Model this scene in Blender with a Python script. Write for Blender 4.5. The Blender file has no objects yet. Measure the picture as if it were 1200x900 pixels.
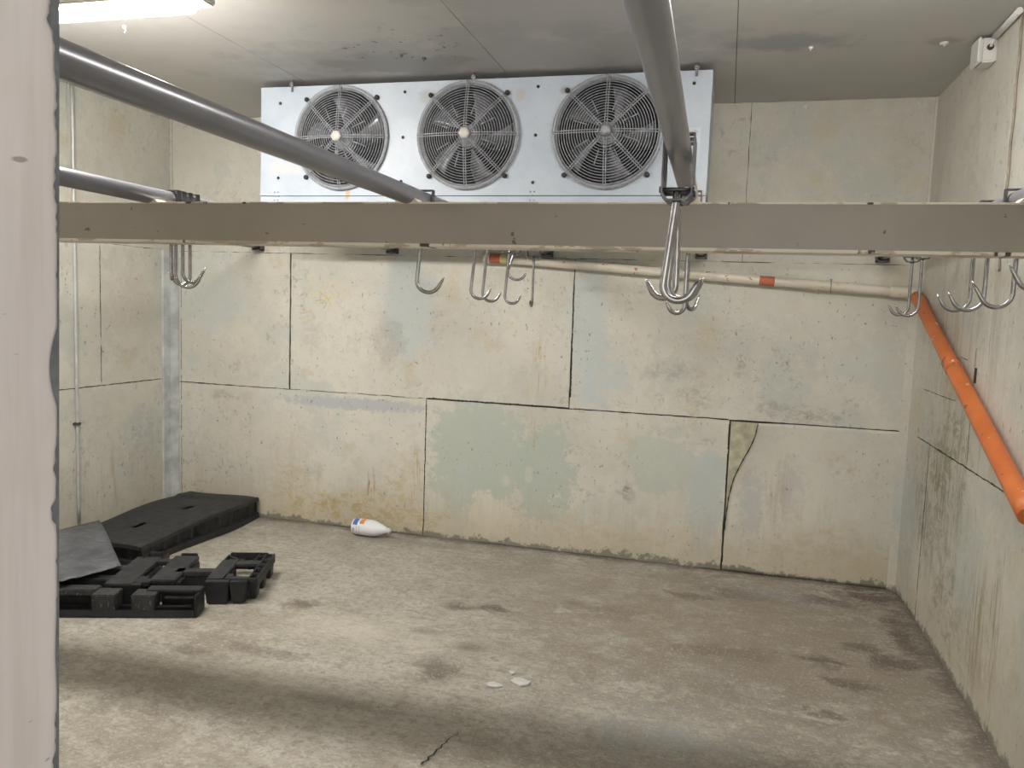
import bpy, bmesh, math, random
from mathutils import Vector, Matrix, noise as mnoise
random.seed(7)
PI = math.pi
S = bpy.context.scene
COL = S.collection

# ------------------------------------------------------------------ camera
F_PX = 931.64
YAW, PITCH, ROLL = 0.25990, 0.09543, 0.03614
cam_d = bpy.data.cameras.new('camera')
cam = bpy.data.objects.new('camera', cam_d); COL.objects.link(cam)
cam_d.sensor_fit = 'HORIZONTAL'; cam_d.sensor_width = 36.0
cam_d.lens = F_PX * 36.0 / 1200.0
cam_d.clip_start = 0.02
_cy, _sy = math.cos(YAW), math.sin(YAW)
_f = Vector((-_sy * math.cos(PITCH), _cy * math.cos(PITCH), -math.sin(PITCH)))
_r = Vector((_cy, _sy, 0)); _u = _r.cross(_f)
_r2 = _r * math.cos(ROLL) + _u * math.sin(ROLL)
_u2 = -_r * math.sin(ROLL) + _u * math.cos(ROLL)
cam.matrix_world = Matrix(((_r2.x, _u2.x, -_f.x, 0), (_r2.y, _u2.y, -_f.y, 0), (_r2.z, _u2.z, -_f.z, 1.55), (0, 0, 0, 1)))
S.camera = cam

# ------------------------------------------------------------------ world and light
W = bpy.data.worlds.new('world'); S.world = W; W.use_nodes = True
W.node_tree.nodes['Background'].inputs[0].default_value = (0.93, 0.97, 1.0, 1)
W.node_tree.nodes['Background'].inputs[1].default_value = 0.38
# daylight of the open loading area behind the doorway
ld = bpy.data.lights.new('daylight', 'AREA'); ld.shape = 'RECTANGLE'; ld.size = 2.4; ld.size_y = 2.2
ld.energy = 34; ld.color = (1.0, 0.955, 0.915)
lo = bpy.data.objects.new('doorway_daylight', ld); COL.objects.link(lo)
lo.location = (0.5, -1.7, 1.75); lo.rotation_euler = (math.radians(88), 0, math.radians(4))
LAMP_STRENGTH = 185.0
S.view_settings.view_transform = 'Standard'; S.view_settings.look = 'None'
S.view_settings.gamma = 1.0; S.view_settings.exposure = 0.20
S.view_settings.use_curve_mapping = False

# ------------------------------------------------------------------ room numbers
XL, XR, YB, H, YF = -3.867, 1.044, 4.926, 2.784, 0.50
SEAM, SEAM2 = 0.928, 1.868

# ------------------------------------------------------------------ mesh helpers
def link(name, bm, mat, parent=None, smooth=False, recalc=True):
    if recalc: bmesh.ops.recalc_face_normals(bm, faces=bm.faces[:])
    me = bpy.data.meshes.new(name); bm.to_mesh(me); bm.free()
    for m in (mat if isinstance(mat, (list, tuple)) else [mat]): me.materials.append(m)
    if smooth:
        for p in me.polygons: p.use_smooth = True
    o = bpy.data.objects.new(name, me); COL.objects.link(o)
    if parent: o.parent = parent
    return o
def tag(o, label=None, cat=None, group=None, kind=None):
    if label: o['label'] = label
    if cat: o['category'] = cat
    if group: o['group'] = group
    if kind: o['kind'] = kind
    return o
def empty(name, loc, label=None, cat=None, group=None, rz=0.0):
    o = bpy.data.objects.new(name, None); COL.objects.link(o); o.location = loc; o.rotation_euler = (0, 0, rz)
    o.empty_display_size = 0.05
    return tag(o, label, cat, group)
def box(bm, x0, x1, y0, y1, z0, z1, bev=0.0, taper=0.0, mat=0):
    vs = [bm.verts.new(p) for p in ((x0+taper,y0+taper,z0),(x1-taper,y0+taper,z0),(x1-taper,y1-taper,z0),(x0+taper,y1-taper,z0),
                                    (x0,y0,z1),(x1,y0,z1),(x1,y1,z1),(x0,y1,z1))]
    fs = [bm.faces.new([vs[i] for i in f]) for f in ((3,2,1,0),(4,5,6,7),(0,1,5,4),(1,2,6,5),(2,3,7,6),(3,0,4,7))]
    for f in fs: f.material_index = mat
    if bev > 0:
        es = list({e for f in fs for e in f.edges})
        bmesh.ops.bevel(bm, geom=es, offset=bev, segments=2, affect='EDGES', clamp_overlap=True)
    return vs
def tube(bm, pts, r, seg=12, caps=True, mat=0, closed=False):
    pts = [Vector(p) for p in pts]; n = len(pts); rings = []
    rr = r if isinstance(r, (list, tuple)) else [r] * n
    up = None
    for i, p in enumerate(pts):
        a = pts[(i-1) % n] if (closed or i > 0) else pts[0]
        b = pts[(i+1) % n] if (closed or i < n-1) else pts[-1]
        t = (b - a).normalized()
        if up is None:
            up = Vector((0,0,1)) if abs(t.z) < 0.9 else Vector((1,0,0))
            up = (up - t * up.dot(t)).normalized()
        else:
            up = (up - t * up.dot(t)).normalized()
        s = t.cross(up)
        rings.append([bm.verts.new(p + (up*math.cos(2*PI*k/seg) + s*math.sin(2*PI*k/seg)) * rr[i]) for k in range(seg)])
    m = n if closed else n-1
    for i in range(m):
        A, B = rings[i], rings[(i+1) % n]
        for k in range(seg):
            f = bm.faces.new((A[k], A[(k+1)%seg], B[(k+1)%seg], B[k])); f.material_index = mat; f.smooth = True
    if caps and not closed:
        for R_ in (rings[0][::-1], rings[-1]):
            f = bm.faces.new(R_); f.material_index = mat
def lathe(bm, prof, M=Matrix(), seg=32, mat=0, sy=1.0):
    rings = []
    for r, z in prof:
        rings.append([bm.verts.new(M @ Vector((r*math.cos(2*PI*k/seg), sy*r*math.sin(2*PI*k/seg), z))) for k in range(seg)])
    for A, B in zip(rings, rings[1:]):
        for k in range(seg):
            f = bm.faces.new((A[k], A[(k+1)%seg], B[(k+1)%seg], B[k])); f.material_index = mat; f.smooth = True
    if prof[0][0] > 1e-5: bm.faces.new(rings[0][::-1]).material_index = mat
    if prof[-1][0] > 1e-5: bm.faces.new(rings[-1]).material_index = mat
def BM(): return bmesh.new()

# ------------------------------------------------------------------ material helpers
class NT:
    def __init__(s, name):
        s.m = bpy.data.materials.new(name); s.m.use_nodes = True; s.t = s.m.node_tree
        s.b = s.t.nodes['Principled BSDF']; s._pos = None
    def n(s, ty, **kw):
        x = s.t.nodes.new(ty)
        for k, v in kw.items(): setattr(x, k, v)
        return x
    def l(s, a, b): s.t.links.new(a, b)
    def inp(s, sock, v):
        if hasattr(v, 'is_output'): s.l(v, sock)
        else: sock.default_value = v
    def pos(s):
        if s._pos is None: s._pos = s.n('ShaderNodeTexCoord').outputs['Object']
        return s._pos
    def vm(s, op, a, b=None):
        x = s.n('ShaderNodeVectorMath', operation=op); s.inp(x.inputs[0], a)
        if b is not None: s.inp(x.inputs[1], b)
        return x.outputs['Value'] if op in ('LENGTH', 'DOT_PRODUCT') else x.outputs[0]
    def ma(s, op, a, b=None, c=None, clamp=False):
        x = s.n('ShaderNodeMath', operation=op, use_clamp=clamp); s.inp(x.inputs[0], a)
        if b is not None: s.inp(x.inputs[1], b)
        if c is not None: s.inp(x.inputs[2], c)
        return x.outputs[0]
    def noise(s, scale, detail=4, rough=0.55, stretch=None, off=None, dist=0.0):
        v = s.pos()
        if stretch: v = s.vm('MULTIPLY', v, stretch)
        if off: v = s.vm('ADD', v, off)
        x = s.n('ShaderNodeTexNoise'); s.l(v, x.inputs['Vector'])
        x.inputs['Scale'].default_value = scale; x.inputs['Detail'].default_value = detail
        x.inputs['Roughness'].default_value = rough; x.inputs['Distortion'].default_value = dist
        return x.outputs['Fac']
    def rng(s, v, a, b, c=0.0, d=1.0, smooth=True):
        x = s.n('ShaderNodeMapRange'); x.interpolation_type = 'SMOOTHSTEP' if smooth else 'LINEAR'
        s.inp(x.inputs[0], v)
        for i, q in enumerate((a, b, c, d)): s.inp(x.inputs[1+i], q)
        return x.outputs[0]
    def mix(s, f, a, b):
        x = s.n('ShaderNodeMix', data_type='RGBA'); s.inp(x.inputs[0], f)
        s.inp(x.inputs[6], a if hasattr(a, 'is_output') else (*a, 1)); s.inp(x.inputs[7], b if hasattr(b, 'is_output') else (*b, 1))
        return x.outputs[2]
    def blob(s, c, r, warp, amp=0.8, a=1.0, b=0.6):
        """noisy ellipsoid mask, 1 inside"""
        v = s.vm('SUBTRACT', s.pos(), tuple(c))
        v = s.vm('MULTIPLY', v, tuple(1.0 / q for q in r))
        d = s.vm('LENGTH', v)
        d = s.ma('MULTIPLY_ADD', s.ma('SUBTRACT', warp, 0.5), amp * 2.6, d)
        return s.rng(d, a, b)
    def bump(s, h, strength=0.3, dist=0.01):
        x = s.n('ShaderNodeBump'); x.inputs['Strength'].default_value = strength; x.inputs['Distance'].default_value = dist
        s.l(h, x.inputs['Height']); s.l(x.outputs[0], s.b.inputs['Normal'])
    def fin(s, col, rough=0.6, metal=0.0, spec=None):
        s.inp(s.b.inputs['Base Color'], col if hasattr(col, 'is_output') else (*col, 1))
        s.inp(s.b.inputs['Roughness'], rough); s.inp(s.b.inputs['Metallic'], metal)
        if spec is not None: s.b.inputs['Specular IOR Level'].default_value = spec
        return s.m
def simple(name, col, rough=0.6, metal=0.0, var=0.15, scale=14, bump=0.0, spec=None):
    t = NT(name); n = t.noise(scale, 5, 0.6)
    c2 = tuple(c * (1 - var) for c in col); c1 = tuple(min(1, c * (1 + var*0.5)) for c in col)
    if bump: t.bump(n, bump, 0.004)
    return t.fin(t.mix(t.rng(n, 0.3, 0.7), c2, c1), rough, metal, spec)

CREAM = (0.60, 0.588, 0.518)
def wall_mat(name, axis, patches, streaks, seed, base=CREAM, low=1.0):
    """axis: index of the wall's normal; patches (a, z, ra, rz, colour, strength, soft)"""
    t = NT(name); o = (seed, seed * 1.7, -seed)
    n1 = t.noise(1.1, 5, 0.55, off=o); n2 = t.noise(5.0, 6, 0.62, off=o); n3 = t.noise(26, 4, 0.6, off=o)
    c = t.mix(t.rng(n1, 0.36, 0.64), tuple(q*0.93 for q in base), tuple(min(1, q*1.06) for q in base))
    c = t.mix(t.ma('MULTIPLY', t.rng(n2, 0.50, 0.66), 0.38), c, (0.53, 0.54, 0.50))
    c = t.mix(t.ma('MULTIPLY', t.rng(t.noise(2.2, 6, 0.65, off=(seed+9, 3, 1)), 0.54, 0.60), 0.42), c, (0.47, 0.51, 0.475))
    c = t.mix(t.ma('MULTIPLY', t.rng(t.noise(3.1, 6, 0.6, off=(seed-4, 8, 1)), 0.57, 0.68), 0.6), c, (0.55, 0.49, 0.35))
    warp = t.noise(8.0, 9, 0.74, off=(1, seed, 4))
    wsm = t.noise(24.0, 8, 0.74, off=(1, seed, 9))
    smear = t.rng(t.noise(16.0, 9, 0.75, stretch=(0.8, 0.8, 1.2), off=(3, seed, 2), dist=0.8), 0.44, 0.58, 0.15, 1.25)
    brk = t.rng(t.noise(11.0, 9, 0.75, off=(3, seed, 22)), 0.40, 0.50, 0.35, 1.0)
    pe = t.noise(9.0, 9, 0.72, off=(seed, -6, 2))
    c = t.mix(t.ma('MULTIPLY', t.rng(pe, 0.53, 0.575), 0.24), c, tuple(q*0.80 for q in base))
    c = t.mix(t.ma('MULTIPLY', t.rng(t.noise(13.0, 9, 0.72, off=(-seed, 6, 7)), 0.55, 0.59), 0.26), c, (0.66, 0.65, 0.60))
    c = t.mix(t.ma('MULTIPLY', t.ma('MULTIPLY', t.rng(t.noise(20.0, 8, 0.75, off=(seed, 16, 7)), 0.56, 0.62), t.rng(t.noise(1.6, 3, 0.5, off=(seed, 1, 7)), 0.45, 0.6)), 0.6), c, (0.34, 0.325, 0.26))
    for (a, z, ra, rz, colr, st, soft) in patches:
        cc = [0, 0, z]; rr = [1e3, 1e3, rz]; cc[1 - axis] = a; rr[1 - axis] = ra
        m = t.blob(cc, rr, wsm if min(ra, rz) < 0.11 else warp, 0.9, 1.0, 1.0 - 0.12 - 0.75 * soft)
        if soft >= 0.8: m = t.ma('MULTIPLY', m, smear)
        elif soft >= 0.4: m = t.ma('MULTIPLY', m, brk)
        c = t.mix(t.ma('MULTIPLY', m, st), c, colr)
    # vertical runs
    sv = [26, 26, 1.0]; run = t.ma('MULTIPLY_ADD', t.noise(1.0, 6, 0.75, stretch=(70, 70, 3.5), off=o, dist=0.6), 0.5, t.ma('MULTIPLY', t.noise(1.0, 5, 0.65, stretch=(15, 15, 1.6), off=o, dist=0.5), 0.5))
    for (a, z, ra, rz, colr, st) in streaks:
        cc = [0, 0, z]; rr = [1e3, 1e3, rz]; cc[1 - axis] = a; rr[1 - axis] = ra
        m = t.blob(cc, rr, warp, 0.5, 1.0, 0.25)
        c = t.mix(t.ma('MULTIPLY', t.ma('MULTIPLY', m, t.rng(run, 0.49, 0.58)), st*0.75), c, colr)
    # specks, mostly on the lower sheets
    sz = t.n('ShaderNodeSeparateXYZ'); t.l(t.pos(), sz.inputs[0]); lowz = t.rng(sz.outputs[2], 2.0, 1.75, 0.25, 1.0)
    sp = t.noise(42, 4, 0.6, stretch=(1, 1, 0.6), off=(seed, 2, 5)); reg = t.rng(t.noise(1.9, 3, 0.5, off=(5, 5, seed)), 0.38, 0.58)
    c = t.mix(t.ma('MULTIPLY', t.ma('MULTIPLY', t.rng(sp, 0.635, 0.675), reg), t.ma('MULTIPLY', lowz, 0.75)), c, (0.20, 0.19, 0.15))
    # grime above the floor
    sep = t.n('ShaderNodeSeparateXYZ'); t.l(t.pos(), sep.inputs[0]); z = sep.outputs[2]
    zz = t.ma('ADD', z, t.ma('MULTIPLY', t.ma('SUBTRACT', run, 0.5), 0.9))
    c = t.mix(t.ma('MULTIPLY', t.rng(zz, 0.42, 0.0), 0.50 * low), c, (0.44, 0.37, 0.23))
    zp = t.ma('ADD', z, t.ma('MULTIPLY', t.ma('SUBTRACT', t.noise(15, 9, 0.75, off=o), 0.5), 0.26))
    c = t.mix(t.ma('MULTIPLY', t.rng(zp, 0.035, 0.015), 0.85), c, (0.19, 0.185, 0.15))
    t.bump(t.ma('ADD', t.ma('MULTIPLY', n2, 1.0), t.ma('MULTIPLY', n3, 0.35)), 0.35, 0.02)
    return t.fin(c, 0.62, 0, 0.3)

GRN = (0.455, 0.505, 0.445); BLU = (0.53, 0.575, 0.56); GRY = (0.36, 0.36, 0.32); BRN = (0.40, 0.33, 0.20); PALE = (0.66, 0.63, 0.54)
M_back = wall_mat('back_wall_paint', 1, [
    (-2.35, 0.12, 0.85, 0.16, (0.42, 0.32, 0.15), 0.75, 0.9), (-2.05, 0.3, 0.25, 0.35, (0.52, 0.44, 0.27), 0.6, 0.9), (-2.9, 0.28, 0.25, 0.36, (0.50, 0.44, 0.30), 0.6, 0.9), (0.6, 0.2, 0.5, 0.2, (0.48, 0.42, 0.29), 0.5, 0.9), (-0.6, 0.12, 0.6, 0.12, (0.50, 0.43, 0.29), 0.5, 0.9),
    (-3.55, 1.6, 0.34, 0.36, BLU, 0.6, 0.4), (-3.30, 1.25, 0.3, 0.16, PALE, 0.4, 0.6),
    (-2.05, 1.55, 0.20, 0.42, BLU, 0.85, 0.3), (-2.17, 1.28, 0.13, 0.22, GRY, 0.42, 0.5), (-2.4, 0.86, 0.62, 0.05, (0.45, 0.48, 0.49), 0.9, 0.3),
    (-0.84, 1.45, 0.13, 0.5, BLU, 0.8, 0.3), (-0.72, 1.15, 0.16, 0.25, (0.48, 0.54, 0.55), 0.6, 0.4),
    (-1.50, 0.55, 0.42, 0.42, GRN, 0.85, 0.15), (-1.10, 0.5, 0.22, 0.36, GRN, 0.9, 0.15), (-1.42, 0.18, 0.2, 0.16, PALE, 0.9, 0.1),
    (-1.33, 0.43, 0.05, 0.05, PALE, 0.45, 0.5), (-1.18, 0.48, 0.035, 0.075, PALE, 0.4, 0.5), (-1.62, 0.30, 0.06, 0.3, (0.48, 0.52, 0.49), 0.7, 0.4),
    (-0.35, 0.62, 0.28, 0.2, GRN, 0.6, 0.1), (-0.06, 0.45, 0.13, 0.36, (0.48, 0.525, 0.51), 0.8, 0.2), (-0.55, 0.42, 0.10, 0.10, GRY, 0.6, 0.9),
    (-0.55, 0.44, 0.035, 0.03, (0.22, 0.22, 0.20), 0.7, 0.9),
    (-0.30, 1.20, 0.26, 0.09, GRY, 0.55, 0.9), (-0.15, 1.06, 0.15, 0.10, (0.33, 0.32, 0.26), 0.55, 0.9), (0.10, 1.22, 0.06, 0.06, GRY, 0.6, 0.8),
    (0.45, 0.99, 0.36, 0.08, GRY, 0.65, 0.9), (0.72, 1.05, 0.06, 0.08, GRY, 0.7, 0.9), (0.25, 1.06, 0.1, 0.06, GRY, 0.6, 0.9),
    (0.20, 0.42, 0.10, 0.30, (0.46, 0.48, 0.47), 0.7, 0.6), (0.42, 0.55, 0.10, 0.22, (0.46, 0.47, 0.45), 0.6, 0.7),
    (-3.1, 0.55, 0.5, 0.22, PALE, 0.4, 0.5), (-3.44, 0.86, 0.16, 0.06, (0.38, 0.36, 0.26), 0.6, 0.9), (-2.75, 1.35, 0.12, 0.2, GRY, 0.25, 0.9),
    (-2.0, 1.0, 0.1, 0.08, GRY, 0.3, 0.9), (-2.6, 1.63, 0.25, 0.12, (0.60, 0.53, 0.33), 0.35, 0.9),
    (0.2, 2.45, 0.05, 0.08, GRY, 0.35, 0.9), (0.9, 2.5, 0.12, 0.25, (0.50, 0.46, 0.36), 0.4, 0.9)],
    [(-2.28, 0.33, 0.035, 0.16, (0.26, 0.17, 0.06), 1.6), (-1.16, 1.15, 0.10, 0.36, (0.48, 0.37, 0.16), 1.2), (-2.4, 0.15, 0.8, 0.30, (0.40, 0.29, 0.12), 0.35),
     (-2.9, 0.3, 0.3, 0.5, (0.40, 0.30, 0.14), 0.3), (0.35, 0.5, 0.12, 0.35, (0.40, 0.31, 0.18), 0.45), (-1.17, 0.75, 0.05, 0.2, (0.42, 0.31, 0.12), 1.0),
     (0.6, 0.3, 0.3, 0.4, (0.42, 0.34, 0.2), 0.3), (-1.95, 0.3, 0.06, 0.4, (0.42, 0.28, 0.08), 1.0)], 3.0)
M_right = wall_mat('right_wall_paint', 0, [
    (4.3, 0.70, 0.5, 0.5, (0.33, 0.31, 0.24), 0.7, 0.9), (4.1, 0.98, 0.45, 0.32, (0.30, 0.30, 0.20), 0.75, 0.9), (3.9, 0.25, 0.5, 0.25, (0.30, 0.27, 0.2), 0.6, 0.9), (3.3, 0.35, 0.4, 0.3, (0.35, 0.30, 0.2), 0.5, 0.9), (4.75, 0.4, 0.25, 0.5, (0.42, 0.46, 0.45), 0.7, 0.6),
    (3.7, 0.55, 0.3, 0.35, (0.46, 0.52, 0.49), 0.5, 0.6), (4.25, 1.3, 0.3, 0.25, (0.43, 0.39, 0.28), 0.45, 0.9), (3.5, 1.8, 0.3, 0.3, (0.52, 0.52, 0.50), 0.5, 0.9),
    (3.3, 0.45, 0.3, 0.3, PALE, 0.5, 0.4), (4.2, 2.3, 0.3, 0.6, (0.50, 0.47, 0.38), 0.35, 0.9)],
    [(4.2, 0.6, 0.6, 0.55, (0.18, 0.16, 0.11), 0.9), (4.05, 1.0, 0.4, 0.35, (0.22, 0.21, 0.13), 0.8), (3.4, 0.35, 0.5, 0.4, (0.25, 0.20, 0.10), 0.9),
     (4.3, 1.5, 0.6, 0.5, (0.37, 0.31, 0.20), 0.8), (4.7, 2.4, 0.3, 0.5, (0.42, 0.36, 0.27), 0.5), (3.7, 1.6, 0.5, 0.5, (0.36, 0.31, 0.22), 0.6)], 11.0,
    base=(0.58, 0.568, 0.505), low=0.6)
M_left = wall_mat('left_wall_paint', 0, [
    (4.5, 1.5, 0.3, 0.35, (0.55, 0.50, 0.42), 0.6, 0.8), (4.6, 0.6, 0.16, 0.3, (0.42, 0.44, 0.45), 0.5, 0.9), (4.2, 0.7, 0.2, 0.25, (0.46, 0.47, 0.46), 0.45, 0.9),
    (4.4, 1.15, 0.3, 0.1, GRY, 0.3, 0.9)],
    [(4.3, 0.35, 0.5, 0.3, (0.42, 0.31, 0.17), 0.7)], 23.0, low=0.5)
# ceiling
t = NT('ceiling_paint'); n = t.noise(0.8, 4, 0.5); n2 = t.noise(7, 5, 0.6); w = t.noise(5, 5, 0.6)
c = t.mix(t.rng(n, 0.35, 0.65), (0.455, 0.45, 0.44), (0.53, 0.52, 0.495))
c = t.mix(t.ma('MULTIPLY', t.rng(n2, 0.5, 0.7), 0.2), c, (0.40, 0.40, 0.40))
for (x, y, rx, ry, colr, st) in ((0.22, 3.9, 0.30, 0.16, (0.31, 0.335, 0.345), 0.85), (-1.2, 3.9, 1.5, 0.5, (0.36, 0.36, 0.38), 0.55), (-0.7, 3.2, 0.7, 0.7, (0.38, 0.39, 0.42), 0.5),
                                 (0.85, 3.99, 0.10, 0.07, (0.34, 0.33, 0.30), 0.7), (-1.7, 3.95, 0.5, 0.22, (0.27, 0.27, 0.26), 0.5)):
    c = t.mix(t.ma('MULTIPLY', t.blob((x, y, H), (rx, ry, 1e3), w, 0.9, 1.0, 0.5), st), c, colr)
sp = t.noise(30, 3, 0.5); reg = t.blob((-1.6, 3.7, H), (0.4, 0.3, 1e3), w, 0.6)
c = t.mix(t.ma('MULTIPLY', t.rng(sp, 0.64, 0.68), reg), c, (0.15, 0.14, 0.12))
t.bump(n2, 0.15, 0.01)
M_ceil = t.fin(c, 0.6)
# floor
t = NT('floor_concrete'); a1 = t.noise(0.9, 6, 0.6); a2 = t.noise(4.2, 8, 0.68, dist=0.3); a3 = t.noise(38, 4, 0.7); a4 = t.noise(11, 6, 0.7, stretch=(1, 1.8, 1))
c = t.mix(t.rng(a1, 0.35, 0.62), (0.30, 0.272, 0.222), (0.42, 0.397, 0.34))
c = t.mix(t.rng(a2, 0.42, 0.66), c, (0.475, 0.457, 0.40))
c = t.mix(t.ma('MULTIPLY', t.rng(a4, 0.50, 0.66), 0.45), c, (0.255, 0.22, 0.17))
c = t.mix(t.ma('MULTIPLY', t.rng(a3, 0.50, 0.62), 0.38), c, (0.20, 0.18, 0.145))
fine = t.noise(17, 9, 0.75, stretch=(1, 1.6, 1), dist=0.4)
c = t.mix(t.ma('MULTIPLY', t.rng(fine, 0.48, 0.60), 0.50), c, (0.215, 0.195, 0.155))
c = t.mix(t.ma('MULTIPLY', t.rng(t.noise(22, 9, 0.75, stretch=(1, 1.8, 1), off=(4, 2, 1)), 0.53, 0.60), 0.40), c, (0.58, 0.56, 0.50))
c = t.mix(t.ma('MULTIPLY', t.rng(t.noise(2.4, 8, 0.7, off=(2, 7, 1), dist=0.6), 0.52, 0.62), 0.40), c, (0.23, 0.195, 0.145))
warp = t.noise(5.5, 10, 0.76, stretch=(1, 1.5, 1), dist=0.5)
def fb(x, y, rx, ry, colr, st, lo=0.35):
    global c
    c = t.mix(t.ma('MULTIPLY', t.blob((x, y, 0), (rx*1.15, ry*1.25, 1e3), warp, 1.3, 1.0, lo-0.25), st), c, colr)
DK = (0.115, 0.095, 0.075)
fb(0.35, 3.55, 1.35, 1.35, (0.20, 0.175, 0.145), 0.85, 0.0); fb(-0.9, 4.3, 0.9, 0.5, (0.30, 0.275, 0.23), 0.5, 0.2)
fb(-0.1, 4.1, 1.3, 0.75, (0.30, 0.255, 0.195), 0.8, 0.0); fb(0.55, 3.9, 0.55, 0.9, (0.27, 0.235, 0.185), 0.7, 0.0)
fb(0.9, 4.75, 0.32, 0.14, (0.12, 0.08, 0.07), 0.95); fb(0.6, 4.6, 0.3, 0.1, DK, 0.8); fb(0.2, 4.55, 0.3, 0.12, DK, 0.6)
for x, y, rx, ry, st in ((-2.0, 3.55, .12, .08, .8), (-1.25, 3.8, .12, .07, .8), (-1.10, 3.85, .14, .07, .8), (-1.12, 3.1, .12, .14, .7), (-1.05, 3.35, .10, .06, .8), (-1.3, 3.45, .12, .05, .7),
                         (0.50, 3.75, .14, .08, .9), (0.62, 3.55, .16, .06, .8), (0.45, 3.22, .11, .07, .95), (0.80, 3.85, .14, .12, .9), (0.92, 4.2, .09, .35, .8), (0.72, 3.98, .13, .06, .7),
                         (0.1, 3.7, .3, .1, .35), (-0.5, 4.0, .3, .1, .35), (-1.9, 3.0, .3, .05, .5), (-1.4, 2.7, .3, .05, .5), (-2.2, 2.9, .16, .06, .6), (-0.1, 4.4, .2, .06, .6)):
    fb(x, y, rx, ry, DK, st)
fb(-1.55, 3.35, 0.7, 0.22, (0.56, 0.53, 0.45), 0.6, 0.0); fb(-1.7, 2.75, 0.8, 0.2, (0.50, 0.47, 0.39), 0.3, 0.0)
fb(-0.15, 2.85, 0.45, 0.3, (0.36, 0.375, 0.365), 0.6, 0.0); fb(0.35, 4.6, 0.3, 0.12, (0.37, 0.36, 0.36), 0.6, 0.1)
fb(-2.0, 4.75, 0.8, 0.09, (0.25, 0.235, 0.21), 0.7)
# dirt where the walls meet the floor
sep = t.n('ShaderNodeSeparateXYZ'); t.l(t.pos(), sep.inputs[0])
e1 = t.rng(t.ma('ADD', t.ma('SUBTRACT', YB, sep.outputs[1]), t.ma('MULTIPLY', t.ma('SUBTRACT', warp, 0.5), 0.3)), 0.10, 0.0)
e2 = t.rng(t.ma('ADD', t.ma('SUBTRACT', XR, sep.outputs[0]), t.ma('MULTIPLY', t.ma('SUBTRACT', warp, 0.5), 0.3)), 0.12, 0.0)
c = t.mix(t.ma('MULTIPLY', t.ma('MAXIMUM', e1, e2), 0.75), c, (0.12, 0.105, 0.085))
t.bump(t.ma('ADD', a3, t.ma('MULTIPLY', a2, 1.5)), 0.45, 0.012)
gr = t.noise(75, 3, 0.7); c = t.mix(t.ma('MULTIPLY', t.rng(gr, 0.55, 0.66), 0.35), c, (0.62, 0.60, 0.54)); M_floor = t.fin(c, t.rng(a2, 0.3, 0.7, 0.45, 0.75), 0, 0.35)

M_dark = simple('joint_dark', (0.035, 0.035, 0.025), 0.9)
M_fill = simple('joint_filler', (0.30, 0.30, 0.24), 0.85, var=0.3, scale=20)
M_sub = simple('exposed_backing', (0.47, 0.455, 0.33), 0.85, var=0.25, scale=18, bump=0.5)
M_trim = simple('corner_trim_paint', (0.49, 0.515, 0.51), 0.6, var=0.25, scale=9, bump=0.2)
M_white = simple('white_plastic', (0.68, 0.68, 0.66), 0.4, var=0.05)
M_black = simple('black_plastic', (0.016, 0.017, 0.020), 0.5, var=0.4, scale=25, bump=0.3)
M_blackdusty = simple('dusty_black_plastic', (0.026, 0.027, 0.030), 0.65, var=0.6, scale=22, bump=0.3)
t = NT('dusty_black_plastic'); n = t.noise(24, 5, 0.65); c = t.mix(t.rng(n, 0.35, 0.7), (0.016, 0.017, 0.019), (0.034, 0.035, 0.037))
sc = t.noise(1.0, 7, 0.75, stretch=(60, 60, 26)); c = t.mix(t.ma('MULTIPLY', t.rng(sc, 0.56, 0.64), 0.55), c, (0.24, 0.235, 0.21)); t.bump(n, 0.3, 0.004)
M_scuffed = t.fin(c, 0.62)
M_mastic = simple('grey_mastic', (0.17, 0.18, 0.19), 0.8, var=0.3, scale=40, bump=0.4)

# ------------------------------------------------------------------ floor, ceiling, walls
bm = BM()
nx, ny = 60, 60
g = [[bm.verts.new((XL-0.1 + (XR-XL+0.2)*i/nx, -0.6 + (YB+0.7)*j/ny, 0.003*mnoise.noise(Vector((i*0.5, j*0.5, 0))) - 0.003)) for i in range(nx+1)] for j in range(ny+1)]
for j in range(ny):
    for i in range(nx): bm.faces.new((g[j][i], g[j][i+1], g[j+1][i+1], g[j+1][i]))
floor = tag(link('floor', bm, M_floor, smooth=True), kind='structure')
# crack in the floor
bm = BM(); pts = []
for i in range(15):
    q = i / 14; pts.append((-0.905 + 0.05*q + random.uniform(-.008, .008), 2.40 + 0.24*q))
prev = None
for i, (x, y) in enumerate(pts):
    w_ = 0.0035 * (1 - i/15) + 0.0008
    cur = (bm.verts.new((x-w_, y, 0.0025)), bm.verts.new((x+w_, y, 0.0025)))
    if prev: bm.faces.new((prev[0], prev[1], cur[1], cur[0]))
    prev = cur
bm.normal_update(); link('crack', bm, M_dark, floor)

bm = BM(); box(bm, XL-0.1, XR+0.1, YF, YB+0.1, H+0.006, H+0.06)
ceil = tag(link('ceiling', bm, M_dark), kind='structure')
xs = [XL-0.01, -2.392, -1.20, -0.03, XR+0.01]
for a, b in zip(xs, xs[1:]):
    bm = BM(); box(bm, a+0.0015, b-0.0015, YF, YB+0.01, H, H+0.012)
    link('panel', bm, M_ceil, ceil)

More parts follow.
